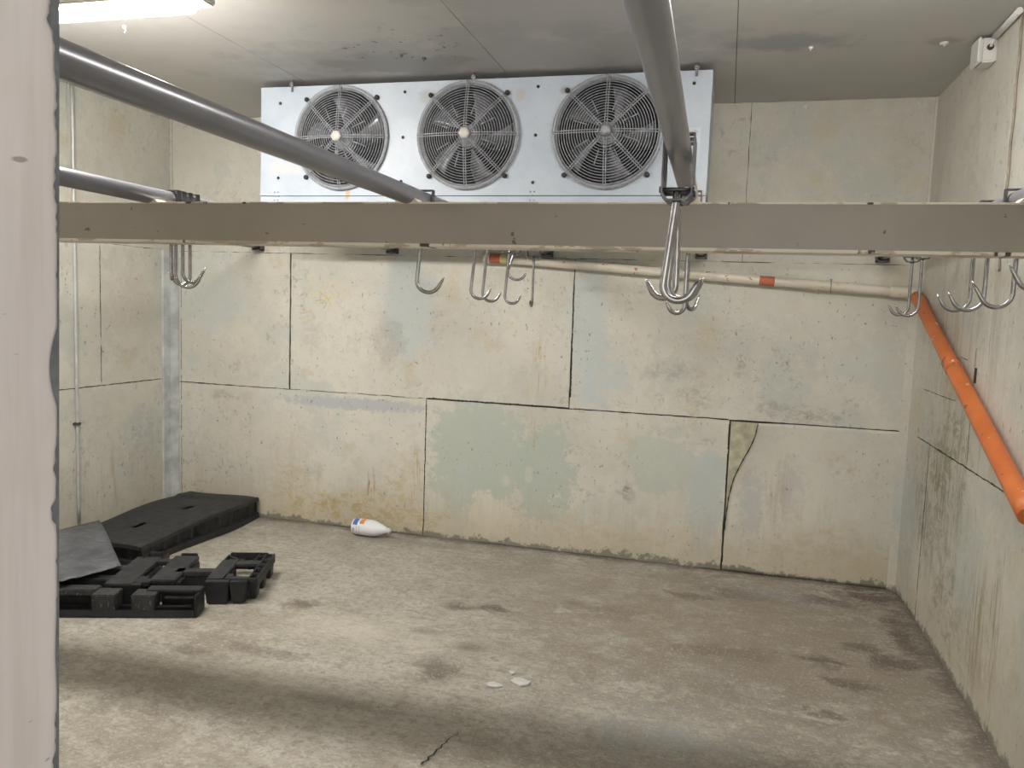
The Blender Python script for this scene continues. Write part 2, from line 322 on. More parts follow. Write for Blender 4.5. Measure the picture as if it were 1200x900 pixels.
def wobble_panel(axis, plane, a0, a1, z0, z1, mat, parent, sgn, th=0.008, jit=0.0022, g=(0.002, 0.002, 0.002, 0.002)):
    """flat sheet on a wall; g = gaps left, right, bottom, top; sgn = direction of the room from the wall"""
    a0 += g[0]; a1 -= g[1]; z0 += g[2]; z1 -= g[3]
    out = []
    def edge(p, q):
        L = math.hypot(q[0]-p[0], q[1]-p[1]); n_ = max(1, int(L/0.045))
        nx_, nz_ = (q[1]-p[1])/L, -(q[0]-p[0])/L
        for i in range(n_):
            f = i/n_; d = random.uniform(-1, 1)*jit if i else 0
            out.append((p[0]+(q[0]-p[0])*f + nx_*d, p[1]+(q[1]-p[1])*f + nz_*d))
    edge((a0, z0), (a1, z0)); edge((a1, z0), (a1, z1)); edge((a1, z1), (a0, z1)); edge((a0, z1), (a0, z0))
    bm = BM()
    def P(a, z, d): return (a, plane + sgn*d, z) if axis == 1 else (plane + sgn*d, a, z)
    F = [bm.verts.new(P(a, z, th)) for a, z in out]; B = [bm.verts.new(P(a, z, 0)) for a, z in out]
    bm.faces.new(F); n_ = len(F)
    for i in range(n_): bm.faces.new((F[i], F[(i+1)%n_], B[(i+1)%n_], B[i]))
    return link('panel', bm, mat, parent)

# back wall: recessed joint face + sheets
bm = BM(); box(bm, XL-0.1, XR+0.1, YB+0.008, YB+0.1, 0, H+0.05)
wb = tag(link('wall_back', bm, M_dark), kind='structure')
t_, s_, w_ = 0.0012, 0.0018, 0.007
P_ = lambda a0, a1, z0, z1, g: wobble_panel(1, YB+0.008, a0, a1, z0, z1, M_back, wb, -1, g=g)
P_(-3.86, -2.911, SEAM, SEAM2, (t_, w_, t_, t_))
P_(-2.911, -0.930, SEAM, SEAM2, (0.005, 0.005, 0.006, t_))
P_(-0.930, 1.04, SEAM, SEAM2, (0.0015, t_, s_, t_))
P_(-3.86, -1.895, 0, SEAM, (t_, s_, 0, t_))
P_(-1.895, 0.055, 0, SEAM, (s_, 0.003, 0, 0.004))
P_(-3.86, -1.9, SEAM2, H, (t_, t_, t_, 0.001)); P_(-1.9, 0.067, SEAM2, H, (t_, t_, t_, 0.001)); P_(0.067, 1.04, SEAM2, H, (t_, t_, t_, 0.001))
bm = BM(); box(bm, -2.905, -1.90, YB+0.0005, YB+0.008, SEAM-0.0005, SEAM+0.0058); link('filled_joint', bm, M_back, wb)
# sheet with the torn curling corner
bm = BM(); nz, na = 44, 30; rows = []
def left_edge(z):
    K = [(0.0, 0.060), (0.08, 0.062), (0.30, 0.064), (0.46, 0.075), (0.58, 0.098), (0.68, 0.137), (0.78, 0.182), (0.85, 0.205), (0.93, 0.216)]
    for (z0, x0), (z1, x1) in zip(K, K[1:]):
        if z <= z1: return x0 + (x1-x0)*(z-z0)/(z1-z0)
    return K[-1][1]
for j in range(nz+1):
    z = (SEAM - 0.003) * j/nz; le = left_edge(z); row = []
    for i in range(na+1):
        q = (i/na)**1.6; x = le + (1.04-le)*q
        lift = 0.055 * max(0, (z-0.25)/0.68)**1.6 * math.exp(-((x-le)/0.13)**1.3)
        row.append(bm.verts.new((x, YB - 0.001 - lift + 0.0015*mnoise.noise(Vector((x*6, z*6, 0))), z)))
    rows.append(row)
for j in range(nz):
    for i in range(na): bm.faces.new((rows[j][i], rows[j][i+1], rows[j+1][i+1], rows[j+1][i]))
o = link('panel', bm, [M_back, M_dark], wb, smooth=True)
o['label'] = 'torn wall sheet with its top corner curling out'
sm = o.modifiers.new('thickness', 'SOLIDIFY'); sm.thickness = 0.011; sm.offset = 1.0; sm.material_offset_rim = 1
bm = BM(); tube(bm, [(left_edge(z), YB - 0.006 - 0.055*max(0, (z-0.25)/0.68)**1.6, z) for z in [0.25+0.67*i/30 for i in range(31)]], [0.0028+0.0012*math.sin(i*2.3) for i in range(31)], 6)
link('edge_shade_line', bm, M_dark, wb)  # dark tube standing in for the shadow gap along the lifted edge
bm = BM(); vs = [(0.062, 0.30), (0.062, SEAM-0.01), (0.26, SEAM-0.01), (0.26, 0.80), (0.12, 0.5)]
f = bm.faces.new([bm.verts.new((x, YB+0.004, z)) for x, z in vs])
link('exposed_backing', bm, M_sub, wb)
# faint yellow pen marks
M_yel = simple('yellow_marks', (0.62, 0.50, 0.20), 0.8, var=0.3, scale=30)
for pts in ([(-2.83, 1.46), (-2.75, 1.48), (-2.73, 1.43), (-2.80, 1.40), (-2.84, 1.43), (-2.79, 1.44)], [(-2.70, 1.62), (-2.62, 1.56), (-2.66, 1.50), (-2.60, 1.52), (-2.64, 1.59)], [(-2.72, 1.55), (-2.60, 1.57)]):
    bm = BM(); tube(bm, [(x, YB-0.0005, z) for x, z in pts], 0.0022, 5)
    link('pen_mark', bm, M_yel, wb)
# left wall
bm = BM(); box(bm, XL-0.1, XL-0.008, YF, YB+0.008, 0, H+0.05)
wl = tag(link('wall_left', bm, M_dark), kind='structure')
L_ = lambda a0, a1, z0, z1, g: wobble_panel(0, XL-0.008, a0, a1, z0, z1, M_left, wl, 1, g=g)
L_(4.245, YB, 0.955, SEAM2, (0.002, t_, 0.0025, t_)); L_(2.3, 4.245, 0.955, SEAM2, (t_, t_, 0.002, t_)); L_(YF, 2.3, 0.955, SEAM2, (t_,)*4)
L_(3.05, YB, 0, 0.955, (t_,)*4); L_(YF, 3.05, 0, 0.955, (t_,)*4); L_(4.0, YB, SEAM2, H, (t_,)*4); L_(2.3, 4.0, SEAM2, H, (t_,)*4); L_(YF, 2.3, SEAM2, H, (t_,)*4)
# right wall
bm = BM(); box(bm, XR+0.008, XR+0.1, YF, YB+0.008, 0, H+0.05)
wr = tag(link('wall_right', bm, M_dark), kind='structure')
R_ = lambda a0, a1, z0, z1, g: wobble_panel(0, XR+0.008, a0, a1, z0, z1, M_right, wr, -1, jit=0.003, g=g)
R_(4.46, YB, 0, 0.93, (0.007, t_, 0, 0.004)); R_(3.25, 4.46, 0, 0.93, (t_, 0.002, 0, 0.004)); R_(YF, 3.25, 0, 0.93, (t_, t_, 0, t_))
R_(4.06, YB, 1.195, H, (t_, t_, 0.0015, t_)); R_(4.06, YB, 0.93, 1.195, (0.0015, t_, 0.002, t_)); R_(3.65, 4.06, 0.93, H, (0.003, t_, 0.002, t_)); R_(YF, 3.65, 0.93, H, (t_, 0.003, t_, t_))
# cracked joint lines where the sheets' filler has fallen out
def crack_line(axis, plane, sgn, p, q, w, parent, fill=0.62, seed=0):
    L = math.hypot(q[0]-p[0], q[1]-p[1]); n_ = max(4, int(L/0.008)); tx, tz = (q[0]-p[0])/L, (q[1]-p[1])/L; bm = BM(); prev = None
    for i in range(n_+1):
        f = i/n_; v = mnoise.noise(Vector((f*L*9, seed, 0)))
        if v + 0.5 > 1.15 * fill + 0.12: prev = None; continue
        ww = w*(0.5 + 0.5*abs(mnoise.noise(Vector((f*L*40, seed+3, 0)))) + 0.35*random.random()); dev = 0.0035*mnoise.noise(Vector((f*L*14, seed+7, 0)))
        a, z = p[0]+tx*f*L, p[1]+tz*f*L; cur = []
        for s_ in (-1, 1):
            aa, zz = a - tz*(dev+s_*ww/2), z + tx*(dev+s_*ww/2); cur.append(bm.verts.new((aa, plane+sgn*0.0008, zz) if axis == 1 else (plane+sgn*0.0008, aa, zz)))
        if prev: bm.faces.new((prev[0], prev[1], cur[1], cur[0]))
        prev = cur
    for v in [v for v in bm.verts if not v.link_faces]: bm.verts.remove(v)
    return link('joint_crack', bm, M_dark, parent)
crack_line(0, XR, -1, (4.455, 0.74), (4.455, 0.34), 0.012, wr, 0.95, 1); crack_line(0, XR, -1, (4.455, 0.30), (4.455, 0.01), 0.010, wr, 0.6, 2); crack_line(0, XR, -1, (4.455, 0.92), (4.455, 0.76), 0.006, wr, 0.5, 9)
crack_line(0, XR, -1, (4.90, 0.929), (3.1, 0.929), 0.006, wr, 0.75, 3); crack_line(0, XR, -1, (3.82, 1.45), (3.81, 0.95), 0.008, wr, 0.5, 4); crack_line(0, XR, -1, (4.52, 1.194), (4.1, 1.194), 0.004, wr, 0.7, 5)
crack_line(0, XL, 1, (4.244, 1.85), (4.244, 0.98), 0.007, wl, 0.75, 6); crack_line(0, XL, 1, (4.80, 0.957), (3.6, 0.957), 0.007, wl, 0.7, 7)
crack_line(1, YB, -1, (-3.80, 0.932), (-3.50, 0.932), 0.007, wb, 0.7, 8); crack_line(1, YB, -1, (-3.5, 0.931), (-1.92, 0.931), 0.004, wb, 0.45, 10)
crack_line(1, YB, -1, (-3.79, 1.82), (-3.79, 0.05), 0.005, wb, 0.5, 11); crack_line(1, YB, -1, (-1.893, 0.92), (-1.893, 0.03), 0.009, wb, 0.8, 12)
crack_line(1, YB, -1, (-0.932, 1.66), (-0.925, 1.0), 0.011, wb, 0.95, 13); crack_line(1, YB, -1, (-1.88, 0.932), (-0.96, 0.930), 0.013, wb, 0.95, 14); crack_line(1, YB, -1, (-0.90, 0.929), (0.05, 0.929), 0.007, wb, 0.85, 15)
crack_line(1, YB, -1, (0.22, 0.929), (0.98, 0.929), 0.006, wb, 0.65, 16); crack_line(1, YB, -1, (0.052, 0.90), (0.060, 0.05), 0.009, wb, 0.9, 17)
# rectangular hole in the right wall sheet
bm = BM(); box(bm, XR-0.0015, XR+0.004, 3.785, 3.815, 1.30, 1.365); o = link('slot_hole', bm, M_dark, wr); o['label'] = 'small black slot cut in the sheet'
# corner trims
def trim(name, pts, z0, z1):
    bm = BM(); n_ = 26
    for (a, b) in zip(pts, pts[1:]):
        pass
    rows = []
    for j in range(n_+1):
        z = z0 + (z1-z0)*j/n_
        rows.append([bm.verts.new((x + random.uniform(-.0015, .0015), y + random.uniform(-.0015, .0015), z)) for x, y in pts])
    for A, B in zip(rows, rows[1:]):
        for k in range(len(pts)): bm.faces.new((A[k], A[(k+1) % len(pts)], B[(k+1) % len(pts)], B[k]))
    bm.faces.new(rows[0][::-1]); bm.faces.new(rows[-1])
    return tag(link(name, bm, M_trim if name == 'trim_1' else M_right), kind='structure')
trim('trim_1', [(XL, 4.815), (XL+0.012, 4.822), (XL+0.028, 4.875), (XL+0.058, 4.914), (XL+0.062, YB), (XL, YB)], 0, SEAM2)
trim('trim_2', [(XR, 4.72), (XR, YB), (XR-0.055, YB), (XR-0.05, 4.918), (XR-0.018, 4.88), (XR-0.006, 4.80)], 0, 1.66)
bm = BM(); box(bm, XL, XL+0.012, YB-0.012, YB, SEAM2, H); tag(link('trim_3', bm, M_left), kind='structure')
bm = BM(); box(bm, XR-0.012, XR, YB-0.012, YB, 1.66, H); tag(link('trim_4', bm, M_left), kind='structure')

# front wall with the doorway the camera looks through
t = NT('door_frame_paint'); n = t.noise(1.0, 5, 0.6, stretch=(30, 30, 2.0)); n2 = t.noise(4, 5, 0.6)
c = t.mix(t.rng(n, 0.4, 0.62), (0.70, 0.635, 0.60), (0.77, 0.71, 0.68)); c = t.mix(t.ma('MULTIPLY', t.rng(n2, 0.52, 0.66), 0.3), c, (0.68, 0.56, 0.48))
sc = t.noise(1.0, 3, 0.5, stretch=(14, 14, 50)); c = t.mix(t.ma('MULTIPLY', t.rng(sc, 0.69, 0.72), 0.7), c, (0.25, 0.18, 0.16))
t.bump(n2, 0.15, 0.004); M_frame = t.fin(c, 0.55)
XJ = -0.5558
def xj(z): return XJ + 0.0228 * (z - 1.475)
bm = BM(); vs = box(bm, XL-0.1, XJ, YF-0.06, YF+0.06, 0, H+0.05)
for v in vs:
    if v.co.x > XL: v.co.x = xj(v.co.z)
box(bm, 0.95, XR+0.1, YF-0.06, YF+0.06, 0, H+0.05); box(bm, XJ, 0.95, YF-0.06, YF+0.06, 2.25, H+0.05)
wf = tag(link('wall_front', bm, M_frame), kind='structure')
# torn mastic along the far edge of the jamb
bm = BM(); random.seed(3); prev = None; n_ = 420
for i in range(n_+1):
    z = 0.9 + 1.15*i/n_
    v = mnoise.noise(Vector((z*9, 1.3, 0))) + 0.6*mnoise.noise(Vector((z*38, 4, 0))) + 0.3*mnoise.noise(Vector((z*120, 4, 0)))
    w_ = max(0.0010, 0.0022 + 0.0085*v)
    if 1.45 < z < 1.52: w_ += 0.006*math.sin((z-1.45)/0.07*PI)
    if z < 1.28: w_ += 0.0030*max(0, mnoise.noise(Vector((z*14, 9, 2)))+0.3)
    X_ = xj(z); cur = (bm.verts.new((X_+0.0008, YF+0.0600-w_*1.3, z)), bm.verts.new((X_+0.0008, YF+0.0610, z)), bm.verts.new((X_-0.006, YF+0.0610, z)))
    if prev:
        bm.faces.new((prev[0], prev[1], cur[1], cur[0])); bm.faces.new((prev[1], prev[2], cur[2], cur[1]))
    prev = cur
link('sealant_strip', bm, M_mastic, wf)
random.seed(11)

# ------------------------------------------------------------------ steel beam
t = NT('beam_paint'); n = t.noise(1.5, 5, 0.6); n2 = t.noise(9, 6, 0.65)
c = t.mix(t.rng(n, 0.35, 0.65), (0.275, 0.258, 0.218), (0.315, 0.295, 0.25)); c = t.mix(t.ma('MULTIPLY', t.rng(n2, 0.55, 0.7), 0.25), c, (0.30, 0.26, 0.2))
sp = t.noise(22, 3, 0.5); c = t.mix(t.ma('MULTIPLY', t.rng(sp, 0.72, 0.74), 0.8), c, (0.07, 0.055, 0.04)); t.bump(n2, 0.1, 0.003)
M_beam = t.fin(c, 0.42)
t = NT('beam_edge_paint'); n = t.noise(1.0, 4, 0.6, stretch=(9, 9, 30)); c = t.mix(t.rng(n, 0.52, 0.58), (0.66, 0.62, 0.52), (0.42, 0.37, 0.28))
c = t.mix(t.rng(t.noise(1.0, 3, 0.6, stretch=(16, 4, 4), off=(4, 0, 0)), 0.62, 0.66), c, (0.05, 0.035, 0.025)); M_beamedge = t.fin(c, 0.5)
BY0, BY1, BZ0, BZ1 = 2.60, 2.71, 1.750, 1.901
beam = empty('steel_beam', (-1.4, 2.63, BZ0), 'cream painted steel beam spanning the room under the hook rails', 'beam')
def bl(o): o.matrix_parent_inverse = Matrix.Translation(-Vector(o.parent.location)); return o
bm = BM(); box(bm, XL, XR, BY0+0.003, BY0+0.012, BZ0+0.006, BZ1-0.006); bl(link('web', bm, M_beam, beam))
bm = BM(); box(bm, XL, XR, BY0, BY1, BZ1-0.006, BZ1, 0.001); bl(link('top_flange', bm, M_beamedge, beam))
bm = BM(); box(bm, XL, XR, BY0, BY1, BZ0, BZ0+0.010, 0.001); bl(link('bottom_flange', bm, M_beamedge, beam))

# ------------------------------------------------------------------ hook rails (pipes)
t = NT('greasy_steel_pipe'); n = t.noise(1.0, 5, 0.6, stretch=(40, 3, 40)); n2 = t.noise(14, 5, 0.6)
c = t.mix(t.rng(n, 0.35, 0.65), (0.205, 0.21, 0.235), (0.235, 0.24, 0.268)); c = t.mix(t.ma('MULTIPLY', t.rng(t.noise(5, 3, 0.5), 0.40, 0.75), 0.25), c, (0.15, 0.15, 0.165))
M_pipe = t.fin(c, 0.29, 0.35)
M_saddle = simple('cream_weld_block', (0.72, 0.66, 0.55), 0.6, var=0.12, scale=30)
M_iron = simple('dark_iron_strap', (0.14, 0.14, 0.15), 0.42, 0.8, var=0.4, scale=40)
M_galv = simple('galvanised_bracket', (0.30, 0.31, 0.31), 0.5, 0.6, var=0.4, scale=30)
RAILS = []
def rail(x_near, x_far, r, label, z0=1.933, z1=1.920):
    e = empty('hook_rail', (x_near, YF+0.06, z0), label, 'rail', 'steel hook rails on the beam')
    dx = x_far - x_near; L = YB - (YF+0.06)
    bm = BM(); pts = [(dx*q, L*q, (z1-z0)*q) for q in [i/24 for i in range(25)]]
    tube(bm, pts, r, 28); link('pipe', bm, M_pipe, e)
    qb = (2.632-YF-0.06)/L; xb = dx*qb; yb = L*qb; zb = (z1-z0)*qb
    bm = BM()      # weld block between pipe and beam
    for sx in (-1, 1):
        w0 = r*0.95; vs = [bm.verts.new(v) for v in ((xb+sx*w0*0.25, yb-0.03, BZ1-z0), (xb+sx*(w0+0.014), yb-0.03, BZ1-z0), (xb+sx*w0*0.78, yb-0.03, zb-r*0.25),
                                                    (xb+sx*w0*0.25, yb+0.03, BZ1-z0), (xb+sx*(w0+0.014), yb+0.03, BZ1-z0), (xb+sx*w0*0.78, yb+0.03, zb-r*0.25))]
        for f in ((0,1,2),(5,4,3),(0,3,4,1),(1,4,5,2),(2,5,3,0)): bm.faces.new([vs[i] for i in f])
    link('weld_block', bm, M_saddle, e)
    bm = BM(); box(bm, dx-0.034, dx+0.034, L-0.05, L, z1-z0-r-0.012, z1-z0-r-0.004); box(bm, dx-0.034, dx-0.029, L-0.05, L, z1-z0-r-0.012, z1-z0+0.01); box(bm, dx+0.029, dx+0.034, L-0.05, L, z1-z0-r-0.012, z1-z0+0.01)
    link('end_bracket', bm, M_iron, e)
    RAILS.append((x_near, x_far, z0, z1, r, L)); return e
rail(-3.15, -3.15, 0.028, 'steel pipe rail hidden at far left, only its wall end showing under the beam')
rail(-2.15, -2.15, 0.031, 'short visible steel pipe rail at left meeting the beam beside a hook cluster')
rail(-1.083, -1.105, 0.032, 'long shiny steel pipe rail crossing in front of the left fan', z0=1.934)
rail(-0.112, -0.168, 0.0275, 'steel pipe rail overhead crossing in front of the right fan')
rail(0.825, 0.825, 0.028, 'steel pipe rail at far right close to the right wall')
def rail_at(i, y):
    x0, x1, z0, z1, r, L = RAILS[i]; q = (y-YF-0.06)/L; return x0+(x1-x0)*q, z0+(z1-z0)*q, r

# ------------------------------------------------------------------ meat hooks hanging from the rails
M_steel = simple('stainless_steel', (0.37, 0.37, 0.37), 0.26, 1.0, var=0.2, scale=30)
def meat_hook(ri, y, opening, zbot, width, tip, label, lean=0.0, rod=0.0072, drop=0.088, group='meat hooks on the rails', shift=0.0):
    """opening: world angle (deg) in which the hook mouth points; lean: sideways drift of the bend (m)"""
    x, z, r = rail_at(ri, y)
    e = empty('meat_hook', (x, y, z), label, 'hook', group)
    w = r + 0.0045; d = 0.012; th = 0.004
    bm = BM()          # strap loop round the pipe
    prof = [(-w, r+0.002), (-w, -drop+0.014), (-w+0.012, -drop), (w-0.012, -drop), (w, -drop+0.014), (w, r+0.002)]
    out = [(-w-th, r+0.002+th), (-w-th, -drop+0.010), (-w+0.009, -drop-th), (w-0.009, -drop-th), (w+th, -drop+0.010), (w+th, r+0.002+th)]
    I = [[bm.verts.new((a, s*d, b)) for a, b in prof] for s in (-1, 1)]; O = [[bm.verts.new((a, s*d, b)) for a, b in out] for s in (-1, 1)]
    n_ = len(prof)
    for i in range(n_):
        j = (i+1) % n_
        bm.faces.new((I[0][i], I[0][j], I[1][j], I[1][i])); bm.faces.new((O[0][i], O[0][j], O[1][j], O[1][i]))
        bm.faces.new((I[0][i], I[0][j], O[0][j], O[0][i])); bm.faces.new((I[1][i], I[1][j], O[1][j], O[1][i]))
    link('strap', bm, M_iron, e)
    bm = BM(); tube(bm, [(-w-0.006, 0, -drop+0.022), (w+0.006, 0, -drop+0.022)], 0.005, 8)
    for s in (-1, 1): tube(bm, [(s*(w+th), 0, -drop+0.022), (s*(w+th+0.004), 0, -drop+0.022)], 0.008, 6)
    link('cross_bolt', bm, M_iron, e)
    # the hook itself
    L = z - drop - 0.004 - zbot - rod; R = width/2
    a = math.radians(opening); dx, dy = math.cos(a), math.sin(a)
    path = [(0, 0.022), (0, 0.0)]; k = 6
    for i in range(1, k): path.append((lean*i/k, -(L-R)*i/k))
    path.append((lean, -(L-R)))
    n_ = 12; amax = math.radians(150)
    for i in range(1, n_+1):
        t_ = amax*i/n_; path.append((lean + R - R*math.cos(t_), -(L-R) - R*math.sin(t_)))
    px, pz = path[-1]; tx, tz = math.sin(amax), -math.cos(amax)
    tl = max(0.01, (zbot + tip - (z - drop - 0.004 + pz)) / tz)
    path.append((px+tx*tl*0.6, pz+tz*tl*0.6)); path.append((px+tx*tl, pz+tz*tl))
    rr = [rod]*(len(path)-2) + [rod*0.75, rod*0.15]
    bm = BM(); tube(bm, [(p*dx+shift, p*dy, -drop-0.004+q) for p, q in path], rr, 12); link('hook', bm, M_steel, e)
    bm = BM(); tube(bm, [(shift, 0, -drop-0.008), (shift, 0, -drop+0.001)], 0.011, 6); link('nut', bm, M_iron, e)
    return e
# left rail cluster just behind the beam
meat_hook(1, 2.735, -48, 1.608, 0.055, 0.030, 'leftmost steel hook of the tight left cluster, turned almost edge on')
meat_hook(1, 2.765, 8, 1.578, 0.105, 0.055, 'steel hook with the widest bend in the tight left cluster, tip pointing right', lean=-0.004)
meat_hook(1, 2.805, 18, 1.600, 0.072, 0.070, 'steel hook in the middle of the left cluster, tip behind its neighbours')
meat_hook(1, 2.850, 215, 1.590, 0.065, 0.055, 'rightmost shank of the tight left cluster of steel hooks, tip turned back left')
# second rail
meat_hook(2, 2.760, 8, 1.588, 0.088, 0.065, 'single steel hook below the beam, left of the other centre hooks', lean=-0.016)
meat_hook(2, 3.420, 5, 1.578, 0.082, 0.055, 'left one of two overlapping steel hooks under the beam centre', lean=-0.018)
meat_hook(2, 3.600, 5, 1.570, 0.080, 0.052, 'right one of two overlapping steel hooks under the beam centre', lean=-0.018)
meat_hook(2, 3.985, 8, 1.565, 0.075, 0.052, 'steel hook hanging low before the drain pipe beneath the yellow band', lean=-0.014)
meat_hook(2, 4.080, 12, 1.690, 0.095, 0.045, 'short steel hook with its bend high, just under the white drain pipe', lean=-0.028)
meat_hook(2, 4.540, 112, 1.555, 0.075, 0.045, 'steel hook seen edge on as a thin line near the rail end', lean=0.0)
# third rail: three in front of the beam, two behind
meat_hook(3, 1.905, 0, 1.572, 0.070, 0.060, 'large steel hook in front of the beam, tip right, nearest to the viewer', lean=-0.020, rod=0.0088, drop=0.115)
meat_hook(3, 1.960, 20, 1.576, 0.074, 0.062, 'large steel hook in front of the beam, tip right, just behind the nearest', lean=-0.014, rod=0.0088, drop=0.115)
meat_hook(3, 2.010, 172, 1.580, 0.062, 0.055, 'steel hook in front of the beam with its tip pointing left', lean=-0.004, rod=0.0080, drop=0.110)
meat_hook(3, 2.760, 200, 1.545, 0.055, 0.050, 'steel hook behind the beam below the front cluster, lowest bend, tip left', lean=0.0)
meat_hook(3, 2.860, 60, 1.560, 0.070, 0.060, 'steel hook behind the beam partly hidden by the large front hooks', lean=0.0)
# right rail
meat_hook(4, 4.130, 178, 1.575, 0.078, 0.055, 'left one of the hook pair hanging before the joint of white and orange pipe')
meat_hook(4, 3.930, 178, 1.572, 0.084, 0.058, 'right one of the hook pair hanging before the joint of white and orange pipe')
meat_hook(4, 3.150, 178, 1.590, 0.092, 0.066, 'steel hook before the right wall, leftmost of the next three')
meat_hook(4, 2.990, 178, 1.590, 0.095, 0.068, 'steel hook before the right wall, middle of the next three')
meat_hook(4, 2.745, 180, 1.598, 0.088, 0.085, 'broad steel hook close to the right edge of the picture', shift=0.010)
meat_hook(4, 2.420, 182, 1.640, 0.085, 0.075, 'hook at the far right in front of the beam, only its tip in view')

# ------------------------------------------------------------------ evaporator cooling unit
t = NT('white_casing'); n = t.noise(3, 5, 0.6); n2 = t.noise(30, 4, 0.6); w = t.noise(9, 5, 0.65)
c = t.mix(t.rng(n, 0.35, 0.65), (0.39, 0.45, 0.52), (0.45, 0.505, 0.57)); c = t.mix(t.ma('MULTIPLY', t.rng(n2, 0.55, 0.7), 0.25), c, (0.33, 0.39, 0.45))
UX0, UX1, UY, UZ0, UZ1 = -2.653, -0.137, 4.15, 2.10, 2.752
FANX = (-2.143, -1.398, -0.648); FZ = 2.461
for (x, z, rx, rz, colr, st) in ((-1.62, 2.67, .07, .06, (.34, .34, .30), .6), (-2.1, 2.16, .02, .06, (.45, .30, .12), .8), (-1.60, 2.35, .04, .12, (.52, .54, .52), .6), (-0.88, 2.68, .05, .03, (.30, .27, .26), .7),
                                 (-0.2, 2.15, .06, .06, (.45, .40, .32), .7), (-1.12, 2.66, .03, .04, (.4, .36, .3), .5), (-2.5, 2.3, .15, .04, (.55, .52, .45), .4)):
    c = t.mix(t.ma('MULTIPLY', t.blob((x, UY, z), (rx, 1e3, rz), w, 0.8, 1.0, 0.4), st), c, colr)
t.bump(n2, 0.12, 0.003)
M_case = t.fin(c, 0.42)
M_coil = simple('dark_inside', (0.018, 0.02, 0.03), 0.6, 0.2)
M_guard = simple('galvanised_wire', (0.33, 0.345, 0.375), 0.5, 0.2, var=0.35, scale=60)
M_blade = simple('fan_blade_alloy', (0.20, 0.21, 0.235), 0.33, 0.5, var=0.3, scale=9)
M_shroud = simple('shroud_grey', (0.30, 0.32, 0.345), 0.45, 0.15, var=0.2, scale=12)
M_rubber = simple('black_rubber', (0.03, 0.03, 0.032), 0.7)
M_hub = simple('hub_cap', (0.62, 0.60, 0.56), 0.4)
evap = empty('cooling_unit', ((UX0+UX1)/2, UY+0.2, UZ0), 'white ceiling mounted cooling unit with three round fans above the beam', 'cooler')
FR = 0.262
bm = BM(); NS = 64
hs = 0.275
edges_x = [UX0] + sum([[x-hs, x+hs] for x in FANX], []) + [UX1]
zlo, zhi = FZ-hs, FZ+hs
def quad(bm, p): bm.faces.new([bm.verts.new(q) for q in p])
for a, b in ((edges_x[0], edges_x[1]), (edges_x[2], edges_x[3]), (edges_x[4], edges_x[5]), (edges_x[6], edges_x[7])):
    quad(bm, ((a, UY, zlo), (b, UY, zlo), (b, UY, zhi), (a, UY, zhi)))
quad(bm, ((UX0, UY, UZ0+0.045), (UX1, UY, UZ0+0.045), (UX1, UY, zlo), (UX0, UY, zlo))); quad(bm, ((UX0, UY, zhi), (UX1, UY, zhi), (UX1, UY, UZ1), (UX0, UY, UZ1)))
for fx in FANX:
    ci, so = [], []
    for k in range(NS):
        a = 2*PI*k/NS; c_, s_ = math.cos(a), math.sin(a); m = hs/max(abs(c_), abs(s_))
        ci.append((fx+FR*c_, UY, FZ+FR*s_)); so.append((fx+m*c_, UY, FZ+m*s_))
    for k in range(NS):
        j = (k+1) % NS; quad(bm, (ci[k], ci[j], so[j], so[k]))
bmesh.ops.remove_doubles(bm, verts=bm.verts[:], dist=1e-5)
UB = UY+0.42
quad(bm, ((UX0, UY, UZ0), (UX0, UB, UZ0), (UX0, UB, UZ1), (UX0, UY, UZ1))); quad(bm, ((UX1, UY, UZ0), (UX1, UB, UZ0), (UX1, UB, UZ1), (UX1, UY, UZ1)))
quad(bm, ((UX0, UY, UZ1), (UX1, UY, UZ1), (UX1, UB, UZ1), (UX0, UB, UZ1))); quad(bm, ((UX0, UB, UZ0), (UX1, UB, UZ0), (UX1, UB, UZ1), (UX0, UB, UZ1)))
bl(link('casing', bm, M_case, evap))
bm = BM(); box(bm, UX0, UX1, UY-0.002, UB, UZ0, UZ0+0.041, 0.003); bl(link('drip_tray', bm, M_case, evap))
bm = BM(); box(bm, UX0+0.02, UX1-0.02, UY+0.26, UY+0.40, UZ0+0.06, UZ1-0.02); bl(link('coil_block', bm, M_coil, evap))
for x in (-2.45, -1.372, -0.215):
    bm = BM(); box(bm, x-0.012, x+0.012, UY-0.02, UY+0.3, UZ1, UZ1+0.006); tube(bm, [(x, UY-0.01, UZ1-0.03), (x, UY-0.01, H)], 0.006, 8); tube(bm, [(x, UY-0.01, UZ1+0.008), (x, UY-0.01, UZ1+0.02)], 0.014, 6)
    bl(link('hanger_bolt', bm, M_galv, evap))
